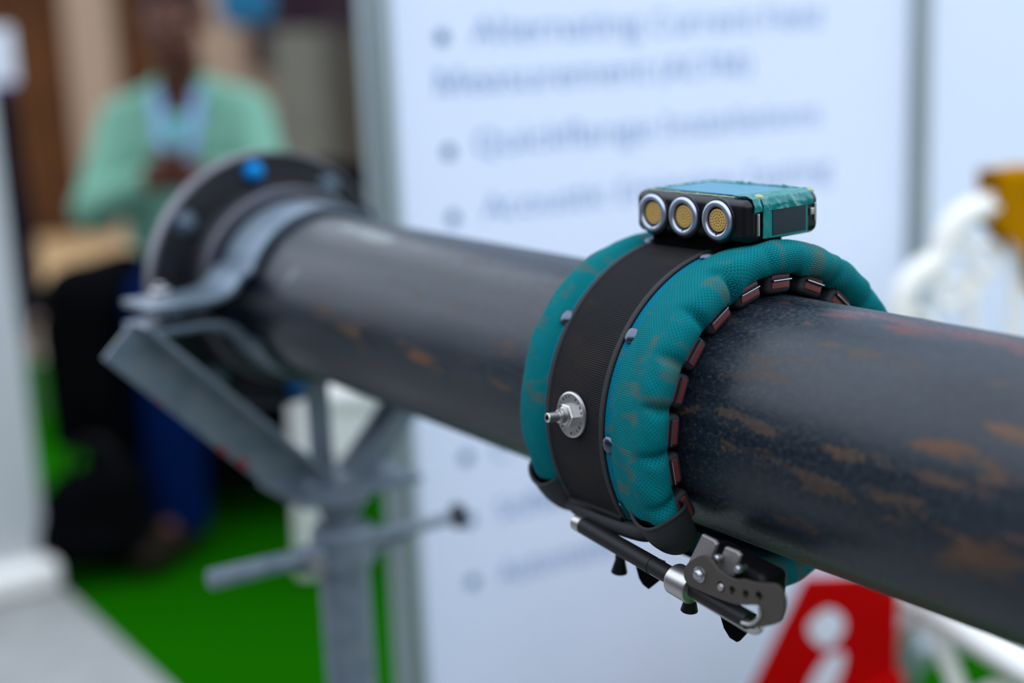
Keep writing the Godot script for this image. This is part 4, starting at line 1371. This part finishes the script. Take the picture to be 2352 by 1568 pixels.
# an open surface given thickness along its normals
func thick(g: Geo, d: float) -> Geo:
	var n := PackedVector3Array()
	n.resize(g.v.size())
	var k := 0
	var edges := {}
	while k < g.i.size():
		var a := g.i[k]
		var b := g.i[k + 1]
		var c := g.i[k + 2]
		var f := (g.v[b] - g.v[a]).cross(g.v[c] - g.v[a])
		for q in [a, b, c]:
			n[q] += f
		for e in [[a, b], [b, c], [c, a]]:
			if edges.has([e[1], e[0]]):
				edges.erase([e[1], e[0]])
			else:
				edges[e] = true
		k += 3
	var out := Geo.new()
	var m := g.v.size()
	for q in m:
		out.pt(g.v[q] + n[q].normalized() * d / 2.0, g.uv[q])
	for q in m:
		out.pt(g.v[q] - n[q].normalized() * d / 2.0, g.uv[q])
	out.i.append_array(g.i)
	k = 0
	while k < g.i.size():
		out.i.append_array([g.i[k] + m, g.i[k + 2] + m, g.i[k + 1] + m])
		k += 3
	for e in edges:
		out.quad(e[1], e[0], e[0] + m, e[1] + m)
	return out

# ================================================================= the seated person and what is round him
const HO := Vector3(-3.61743, 0, -0.75814)     # floor under the seated person

func hp(u: float, y: float, w: float) -> Vector3:
	return HO + BS * u + Vector3.UP * y + BF * w

func finger(pts: Array, r: float) -> Array:
	var out := []
	for k in pts.size() - 1:
		out.append([pts[k], pts[k + 1], r * (1.0 - 0.08 * k), r * (1.0 - 0.08 * (k + 1))])
	return out

func build_person_group() -> void:
	var p := thing("person", "seated person in an open mint green shirt and navy trousers with hands together", "person", hp(0.03, 0, 0.2))
	var neck0 := hp(0.030, 1.02, -0.025)
	var neck1 := hp(0.036, 1.16, 0.022)
	var shR := hp(-0.132, 1.000, -0.015)
	var shL := hp(0.200, 1.012, -0.015)
	var elR := hp(-0.182, 0.795, 0.135)
	var elL := hp(0.268, 0.815, 0.135)
	var wrR := hp(0.010, 0.880, 0.300)
	var wrL := hp(0.150, 0.885, 0.300)
	var hipR := hp(-0.055, 0.555, 0.0)
	var hipL := hp(0.120, 0.555, 0.0)
	var knR := hp(-0.150, 0.600, 0.430)
	var knL := hp(0.045, 0.600, 0.440)
	var anR := hp(-0.110, 0.100, 0.340)
	var anL := hp(0.058, 0.100, 0.500)
	var torso := [[hp(0.0, 0.56, -0.03), hp(0.065, 0.56, -0.03), 0.125, 0.125], [hp(-0.02, 0.60, -0.02), hp(-0.05, 0.92, -0.03), 0.10, 0.098], [hp(0.08, 0.60, -0.02), hp(0.11, 0.92, -0.03), 0.10, 0.098], [hp(-0.085, 0.985, -0.02), hp(0.15, 0.992, -0.02), 0.062, 0.062]]
	var traps := [[hp(0.0, 1.062, -0.025), shR + Vector3.UP * 0.018 + BS * 0.02, 0.040, 0.042], [hp(0.07, 1.062, -0.025), shL + Vector3.UP * 0.018 - BS * 0.02, 0.040, 0.042]]
	torso.append_array(traps)
	var body: Array = torso.duplicate()
	body.append_array([[neck0, neck1, 0.058, 0.052], [shR, elR, 0.050, 0.040], [elR, wrR, 0.039, 0.027], [shL, elL, 0.050, 0.040], [elL, wrL, 0.039, 0.027], [hipR, knR, 0.078, 0.056], [hipL, knL, 0.078, 0.056], [knR, anR, 0.054, 0.036], [knL, anL, 0.054, 0.036], [anR, anR + Vector3.DOWN * 0.055 + (BF * 0.95 - BS * 0.35) * 0.10, 0.034, 0.022], [anL, anL + Vector3.DOWN * 0.055 + (BF * 0.95 - BS * 0.35) * 0.10, 0.034, 0.022]])
	var g := net(body, 0.014, 0.03)
	# head with brow, cheeks, nose, lips, jaw and ears
	var H := func(u: float, y: float, w: float) -> Vector3: return hp(0.040 + u, 1.255 + y, 0.045 + w)
	g.add(net([[H.call(0, 0.045, -0.020), H.call(0, 0.035, -0.055), 0.078, 0.074], [H.call(0, 0.0, 0.020), H.call(0, 0.03, 0.0), 0.066, 0.072], [H.call(-0.02, -0.060, 0.030), H.call(0.02, -0.060, 0.030), 0.044, 0.044], [H.call(0, -0.088, 0.052), H.call(0, -0.080, 0.040), 0.024, 0.030], [H.call(-0.025, 0.022, 0.066), H.call(0.025, 0.022, 0.066), 0.016, 0.016], [H.call(0, 0.015, 0.082), H.call(0, -0.018, 0.100), 0.009, 0.014], [H.call(-0.012, -0.022, 0.090), H.call(0.012, -0.022, 0.090), 0.008, 0.008], [H.call(-0.018, -0.048, 0.079), H.call(0.018, -0.048, 0.079), 0.008, 0.008], [H.call(-0.016, -0.060, 0.077), H.call(0.016, -0.060, 0.077), 0.009, 0.009], [H.call(-0.080, 0.018, -0.008), H.call(-0.078, -0.020, -0.004), 0.012, 0.008], [H.call(0.080, 0.018, -0.008), H.call(0.078, -0.020, -0.004), 0.012, 0.008], [H.call(0, -0.06, -0.02), neck0, 0.056, 0.056]], 0.005, 0.016))
	# hands, fingers laced loosely in front of the chest
	for sg in [-1.0, 1.0]:
		var wr: Vector3 = wrR if sg < 0 else wrL
		var pc := hp(0.085 - 0.022 * -sg * -1.0, 0.898, 0.365)
		var hand := [[wr, wr.lerp(pc, 0.3), 0.026, 0.026], [wr.lerp(pc, 0.45) + Vector3.UP * 0.018, pc + Vector3.UP * 0.026, 0.015, 0.014], [wr.lerp(pc, 0.45), pc, 0.016, 0.014], [wr.lerp(pc, 0.45) - Vector3.UP * 0.018, pc - Vector3.UP * 0.024, 0.015, 0.013]]
		for k in 4:
			var y := 0.030 - 0.019 * k + (0.004 if sg > 0 else -0.004)
			var ln: float = [0.9, 1.0, 0.95, 0.78][k]
			var s := pc + Vector3.UP * y
			hand.append_array(finger([s, s + (BF * 0.030 - BS * sg * 0.008) * ln, s + (BF * 0.044 - BS * sg * 0.030) * ln - Vector3.UP * 0.004, s + (BF * 0.034 - BS * sg * 0.050) * ln - Vector3.UP * 0.008], 0.0088))
		hand.append_array(finger([wr.lerp(pc, 0.35) + Vector3.UP * 0.020, wr.lerp(pc, 0.7) + Vector3.UP * 0.048 + BF * 0.004, pc + Vector3.UP * 0.060 + BF * 0.016 - BS * sg * 0.012], 0.0105))
		g.add(net(hand, 0.0034, 0.008))
	part("body", g, M.skin, p, 75)
	# close-cropped hair
	var hair := net([[H.call(0, 0.056, -0.022), H.call(0, 0.042, -0.062), 0.077, 0.075], [H.call(-0.035, 0.075, 0.020), H.call(0.035, 0.075, 0.020), 0.042, 0.042]], 0.006, 0.02)
	part("hair", hair, M.hair, p, 75)
	for sg in [-1.0, 1.0]:
		var ey := along(BF + BS * 0.12 * sg, H.call(0.028 * sg, 0.006, 0.0765))
		ey.basis.z *= 0.62
		var eye := part("eye", lathe_at([Vector2(0, 0.0080), Vector2(0.005, 0.0070), Vector2(0.0095, 0.0035), Vector2(0.0115, 0.0)], ey, 20), M.eye, p)
		part("iris", lathe_at([Vector2(0, 0.0086), Vector2(0.0035, 0.0083), Vector2(0.0046, 0.0074), Vector2(0.0046, 0.006)], along(BF + BS * 0.12 * sg, H.call(0.028 * sg, 0.006, 0.0768)), 16), M.hair, eye)
		part("eyebrow", tube(spline([H.call(0.014 * sg, 0.028, 0.084), H.call(0.028 * sg, 0.034, 0.080), H.call(0.044 * sg, 0.026, 0.068)], 4), 0.0038, 8), M.hair, p)
	# tee shirt, open shirt over it, trousers, shoes
	var tee: Array = []
	for b in torso.slice(1):
		tee.append([b[0], b[1], b[2] + 0.006, b[3] + 0.006])
	var tg := net(tee, 0.014, 0.04)
	part("tee_shirt", cut(tg, func(q: Vector3): return (q - HO).dot(BF) > -0.02 and q.y < 1.055 and q.y > 0.655), M.tee, p, 75)
	var shirt: Array = []
	for b in torso.slice(1):
		shirt.append([b[0], b[1], b[2] + 0.014, b[3] + 0.016])
	shirt.append_array([[shR, elR, 0.064, 0.056], [elR, elR.lerp(wrR, 0.82), 0.056, 0.044], [shL, elL, 0.064, 0.056], [elL, elL.lerp(wrL, 0.82), 0.056, 0.044], [hp(-0.012, 1.068, -0.03), hp(0.082, 1.068, -0.03), 0.052, 0.052]])
	var sg_ := net(shirt, 0.012, 0.02)
	var open := func(q: Vector3) -> bool:
		var d := q - HO
		var u := d.dot(BS) - 0.036
		var w := d.dot(BF)
		var gap := 0.026 + 0.26 * maxf(0.0, d.y - 0.93) if d.y < 1.02 else 0.05
		if d.y < 0.668 + 0.012 * sin(u * 30.0):
			return false
		return not (w > 0.02 and w < 0.16 and absf(u) < gap and d.y > 0.70) and not (d.y > 1.100 and Vector2(u, w + 0.01).length() < 0.06)
	part("shirt", cut(sg_, open), M.shirt, p, 75)
	for s in [-1.0, 1.0]:
		part("collar", thick(grid(8, 4, func(a, q):
			var ang := lerpf(-1.9, 0.75, a)
			var r: float = 0.066 + 0.016 * q
			return [hp(0.036 + s * r * cos(ang), 1.132 - 0.030 * q - 0.035 * maxf(0.0, a - 0.5) * (1.0 + q), -0.005 + r * sin(ang) * 1.05), Vector2(a, q)]), 0.004), M.shirt, p, 60)
		part("lanyard", thick(grid(14, 1, func(a, q):
			var y := lerpf(1.085, 0.84, a)
			return [hp(0.036 + s * lerpf(0.056, 0.018, a) + (q - 0.5) * 0.030, y, 0.062 + 0.055 * sin(PI * minf(1.0, a * 1.1) * 0.6)), Vector2(a, q)]), 0.003), M.lanyard, p, 60)
	var legs := [[hipR, knR, 0.098, 0.080], [hipL, knL, 0.098, 0.082], [knR, anR + Vector3.DOWN * 0.012, 0.080, 0.062], [knL, anL + Vector3.DOWN * 0.012, 0.088, 0.064], [hp(-0.02, 0.585, -0.03), hp(0.085, 0.585, -0.03), 0.138, 0.138]]
	part("trousers", net(legs, 0.013, 0.025), M.trousers, p, 75)
	for a in [anR, anL]:
		var dir := (BF * 0.95 - BS * 0.35).normalized()
		part("shoe", net([[a + Vector3.DOWN * 0.055 - dir * 0.035, a + Vector3.DOWN * 0.058 + dir * 0.13, 0.040, 0.036], [a, a + Vector3.DOWN * 0.05 + dir * 0.03, 0.046, 0.042], [a + Vector3.DOWN * 0.070 + dir * 0.10, a + Vector3.DOWN * 0.068 + dir * 0.165, 0.030, 0.028]], 0.008, 0.02), M.shoe, p, 75)

	# the bench he sits on, with a black cover reaching almost to the turf
	var b := Basis(BS, Vector3.UP, BF)
	var ch := thing("covered_bench", "black covered bench under the seated person in the mint shirt", "bench", hp(0.08, 0, 0.02))
	part("seat", box(hp(0.09, 0.41, 0.02), Vector3(0.64, 0.06, 0.46), 0.02, b), M.black_cloth, ch)
	part("cover_skirt", thick(grid(120, 4, func(q, h):
		var t: float = q * 4.0
		var e := fmod(t, 1.0)
		var c := [Vector2(-0.23, 0.25), Vector2(0.41, 0.25), Vector2(0.41, -0.21), Vector2(-0.23, -0.21), Vector2(-0.23, 0.25)]
		var k := mini(3, int(t))
		var pos: Vector2 = c[k].lerp(c[k + 1], e if t < 4.0 else 1.0)
		var o: Vector2 = (pos - Vector2(0.09, 0.02)).normalized() * (0.008 * sin(q * 190.0) * h + 0.012 * h)
		return [hp(pos.x + o.x, lerpf(0.42, 0.07, h), pos.y + o.y), Vector2(q, h)]), 0.004), M.black_cloth, ch, 60)
	for q in [[-0.19, -0.16], [0.37, -0.16], [-0.19, 0.20], [0.37, 0.20]]:
		part("leg", box(hp(q[0], 0.19, q[1]), Vector3(0.038, 0.38, 0.038), 0.005, b), M.shoe, ch)
	# black jacket over his right knee
	var jg := net([[hp(-0.10, 0.605, 0.22), knR + Vector3.UP * 0.008, 0.094, 0.092], [knR, knR + BF * 0.005 + Vector3.DOWN * 0.22, 0.094, 0.088], [knR + Vector3.DOWN * 0.2, knR + Vector3.DOWN * 0.34 + BS * 0.03, 0.086, 0.074]], 0.012, 0.03)
	var jk := thing("black_jacket", "black jacket draped over the seated person's bent knee", "jacket", knR)
	part("jacket_cloth", jg, M.black_cloth, jk, 75)
	part("sleeve", net([[knR + BS * -0.05 + BF * 0.08 + Vector3.DOWN * 0.03, knR + BS * -0.045 + BF * 0.095 + Vector3.DOWN * 0.30, 0.034, 0.03]], 0.010, 0.02), M.black_cloth, jk, 75)
	# black bag on the turf in front of his feet
	var bo := hp(-0.125, 0, 0.60)
	var bag := thing("black_bag", "black soft bag standing on the turf at the seated person's feet", "bag", bo)
	part("bag_body", net([[bo + Vector3.UP * 0.09 - BS * 0.07, bo + Vector3.UP * 0.085 + BS * 0.06, 0.085, 0.08], [bo + Vector3.UP * 0.17 - BS * 0.035, bo + Vector3.UP * 0.20 + BS * 0.055, 0.07, 0.075]], 0.012, 0.05), M.black_cloth, bag, 75)
	part("bag_handle", tube(spline([bo + Vector3.UP * 0.24 - BS * 0.05, bo + Vector3.UP * 0.30 - BS * 0.02, bo + Vector3.UP * 0.31 + BS * 0.03, bo + Vector3.UP * 0.26 + BS * 0.07], 6), 0.009, 10), M.black, bag)
	part("bag_pocket", net([[bo + Vector3.UP * 0.08 - BS * 0.045 + BF * 0.055, bo + Vector3.UP * 0.08 + BS * 0.04 + BF * 0.055, 0.046, 0.046]], 0.010, 0.03), M.black_cloth, bag, 75)

	# white plastic chair half hidden behind the flange, with a dark coat over its back
	var so := Vector3(-2.90, 0, -0.93)
	var pc := thing("plastic_chair", "white plastic chair standing behind the pipe flange", "chair", so)
	var at := func(u: float, y: float, w: float) -> Vector3: return so + BS * u + Vector3.UP * y + BF * w
	part("seat", box(at.call(0.03, 0.415, 0.0), Vector3(0.42, 0.045, 0.40), 0.018, b), M.white, pc)
	part("seat_apron", box(at.call(0.04, 0.34, 0.178), Vector3(0.36, 0.16, 0.012), 0.005, b), M.white, pc)
	for q in [[-0.155, 0.17], [0.215, 0.17], [-0.155, -0.17], [0.215, -0.17]]:
		part("leg", tube(PackedVector3Array([at.call(q[0], 0.42, q[1]), at.call(q[0] * 1.08, 0.0, q[1] * 1.15)]), [0.028, 0.022], 14), M.white, pc)
	for u in [-0.14, 0.20]:
		part("back_post", tube(PackedVector3Array([at.call(u, 0.40, -0.18), at.call(u, 0.86, -0.25)]), 0.018, 12), M.white, pc)
	part("back_rail", tube(PackedVector3Array([at.call(-0.14, 0.86, -0.25), at.call(0.20, 0.86, -0.25)]), 0.018, 12), M.white, pc)
	var coat := thing("dark_coat", "dark coat hung over the back of the white plastic chair", "coat", at.call(0.03, 0.9, -0.24))
	part("coat_cloth", net([[at.call(-0.13, 0.86, -0.24), at.call(0.19, 0.845, -0.24), 0.042, 0.042], [at.call(-0.12, 0.62, -0.20), at.call(0.18, 0.62, -0.20), 0.05, 0.05], [at.call(-0.13, 0.85, -0.23), at.call(-0.11, 0.60, -0.20), 0.045, 0.05], [at.call(0.18, 0.84, -0.23), at.call(0.17, 0.60, -0.20), 0.045, 0.05], [at.call(0.03, 0.85, -0.23), at.call(0.03, 0.60, -0.20), 0.05, 0.05]], 0.012, 0.05), M.black_cloth, coat, 75)
	part("sleeve", net([[at.call(0.19, 0.82, -0.22), at.call(0.21, 0.52, -0.17), 0.045, 0.035]], 0.012, 0.02), M.black_cloth, coat, 75)

func build_background_things() -> void:
	var b := Basis(BS, Vector3.UP, BF)
	# grey cabinet against the back wall
	var cab := thing("grey_cabinet", "grey two-door cabinet against the back wall left of the panel post", "cabinet", back(1.33, 0.13, 0.2))
	part("carcass", back_box(1.195, 1.46, 0.15, 1.235, 0.07, 0.36, 0.006), M.grey_cabinet, cab)
	for n in 2:
		var d := part("door", back_box(1.199 + n * 0.1295, 1.3255 + n * 0.1295, 0.17, 1.21, 0.36, 0.376, 0.003), M.grey_cabinet, cab)
		part("handle", back_box(1.310 + n * 0.022, 1.318 + n * 0.022, 0.68, 0.80, 0.376, 0.394, 0.003), M.steel, d)
	part("plinth", back_box(1.205, 1.45, 0.13, 0.15, 0.08, 0.34, 0.003), M.dark_frame, cab)
	# dark curtain above it
	var cur := thing("dark_curtain", "dark purple curtain hanging above the grey cabinet", "curtain", back(1.4, 1.3, 0.06))
	part("curtain_cloth", thick(grid(70, 6, func(a, q):
		var u := lerpf(1.03, 2.3, a)
		return [back(u, lerpf(3.0, 1.25 if u > 1.17 else 1.02, q), 0.075 + 0.022 * sin(a * 60.0) * (0.5 + 0.5 * q)), Vector2(a, q)]), 0.006), M.purple, cur, 70)
	part("curtain_rail", tube(PackedVector3Array([back(0.98, 3.02, 0.07), back(2.35, 3.02, 0.07)]), 0.014, 12), M.dark_frame, cur)
	# rounded blue bag hanging in front of the beige wall
	var bo := Vector3(-4.925, 1.25, -1.584)
	var lan := thing("blue_bag", "bright blue rounded cloth bag hanging above the seated person's shoulder", "bag", bo)
	var prof := PackedVector2Array([Vector2(0.004, 0.0), Vector2(0.05, 0.002), Vector2(0.078, 0.010), Vector2(0.092, 0.026), Vector2(0.098, 0.06), Vector2(0.101, 0.14), Vector2(0.102, 0.24), Vector2(0.085, 0.30), Vector2(0.03, 0.34), Vector2(0.004, 0.345)])
	part("bag_cloth", lathe(prof, 36).at(Transform3D(Basis(BS, Vector3.UP, BF * 0.5), bo + BS * 0.012)), M.blue_cloth, lan, 60)
	part("hanging_cord", tube(PackedVector3Array([bo + Vector3.UP * 0.34 + BS * 0.012, bo + Vector3.UP * 1.75 + BS * 0.012]), 0.005, 8), M.blue_cloth, lan)
	# pole that carries the bag
	var pole := thing("hanging_pole", "dark overhead pole carrying the blue bag", "pole", bo + Vector3.UP * 1.76)
	part("pole_tube", tube(PackedVector3Array([bo + Vector3.UP * 1.76 - BS * 0.05, bo + Vector3.UP * 1.76 + BS * 0.46]), 0.015, 12), M.dark_frame, pole)
	for u in [0.45]:
		part("pole_upright", tube(PackedVector3Array([Vector3(bo.x, 0, bo.z) + BS * u, bo + Vector3.UP * 1.78 + BS * u]), 0.016, 12), M.dark_frame, pole)
	# dark padded seat behind the white column
	var no := Vector3(-4.672, 0, -0.640)
	var na := func(u: float, y: float, w: float) -> Vector3: return no + BS * u + Vector3.UP * y + BF * w
	var nav := thing("navy_chair", "high-backed dark navy chair mostly hidden behind the white column", "chair", no - BS * 0.12)
	part("padded_back", plate(smooth_poly([Vector2(-0.004, 1.07), Vector2(0.007, 0.905), Vector2(0.017, 0.698), Vector2(0.026, 0.526), Vector2(0.022, 0.411), Vector2(-0.002, 0.325), Vector2(-0.059, 0.280), Vector2(-0.24, 0.28), Vector2(-0.30, 0.42), Vector2(-0.28, 0.80), Vector2(-0.25, 1.07), Vector2(-0.13, 1.10)], 4), 0.16, 0.03).at(Transform3D(b, no)), M.navy, nav)
	part("seat", box(na.call(-0.13, 0.36, 0.18), Vector3(0.30, 0.12, 0.34), 0.03, b), M.navy, nav)
	for q in [[-0.24, -0.03], [-0.03, -0.03], [-0.24, 0.30], [-0.03, 0.30]]:
		part("leg", tube(PackedVector3Array([na.call(q[0], 0.31, q[1]), na.call(q[0], 0.0, q[1])]), 0.014, 10), M.dark_frame, nav)
	# small white sign on a post beside it
	var so := Vector3(-4.889, 0, -0.704)
	var sg := thing("white_sign", "small white sign with a blue lower edge above the dark navy chair", "sign", so)
	var sp := func(u: float, y: float, w: float) -> Vector3: return so + BS * u + Vector3.UP * y + BF * w
	part("sign_board", box(sp.call(-0.115, 1.185, 0), Vector3(0.29, 0.18, 0.014), 0.003, b), M.sign_white, sg)
	part("blue_edge", box(sp.call(-0.121, 1.085, 0), Vector3(0.275, 0.022, 0.016), 0.003, b), M.ink_blue, sg)
	part("sign_post", tube(PackedVector3Array([sp.call(-0.2, 0, -0.02), sp.call(-0.2, 1.2, -0.02)]), 0.014, 12), M.alu, sg)
	part("sign_foot", lathe_at([Vector2(0, 0.012), Vector2(0.12, 0.010), Vector2(0.125, 0.0)], Transform3D(Basis.IDENTITY, sp.call(-0.2, 0, -0.02)), 28), M.alu, sg)

# keep only the faces whose corners all pass
func cut(g: Geo, keep: Callable) -> Geo:
	var out := Geo.new()
	out.v = g.v
	out.uv = g.uv
	out.uv2 = g.uv2
	var ok := PackedByteArray()
	ok.resize(g.v.size())
	for k in g.v.size():
		ok[k] = 1 if keep.call(g.v[k]) else 0
	var k := 0
	while k < g.i.size():
		if ok[g.i[k]] + ok[g.i[k + 1]] + ok[g.i[k + 2]] == 3:
			out.i.append_array([g.i[k], g.i[k + 1], g.i[k + 2]])
		k += 3
	return thick(out, 0.004)

# unseen dark partitions added behind the camera: they darken what the pipe mirrors near the horizon
func build_surroundings() -> void:
	struct("added_partition_left", box(Vector3(-1.5, 1.2, 2.75), Vector3(8.0, 2.4, 0.06), 0.004), M.partition, "unseen dark partition added beyond the grey floor to darken the pipe reflections", "wall")
	struct("added_partition_front", box(Vector3(3.0, 1.2, 0.0), Vector3(0.06, 2.4, 5.4), 0.004), M.partition, "unseen dark partition added opposite the display panels to darken the pipe reflections", "wall")
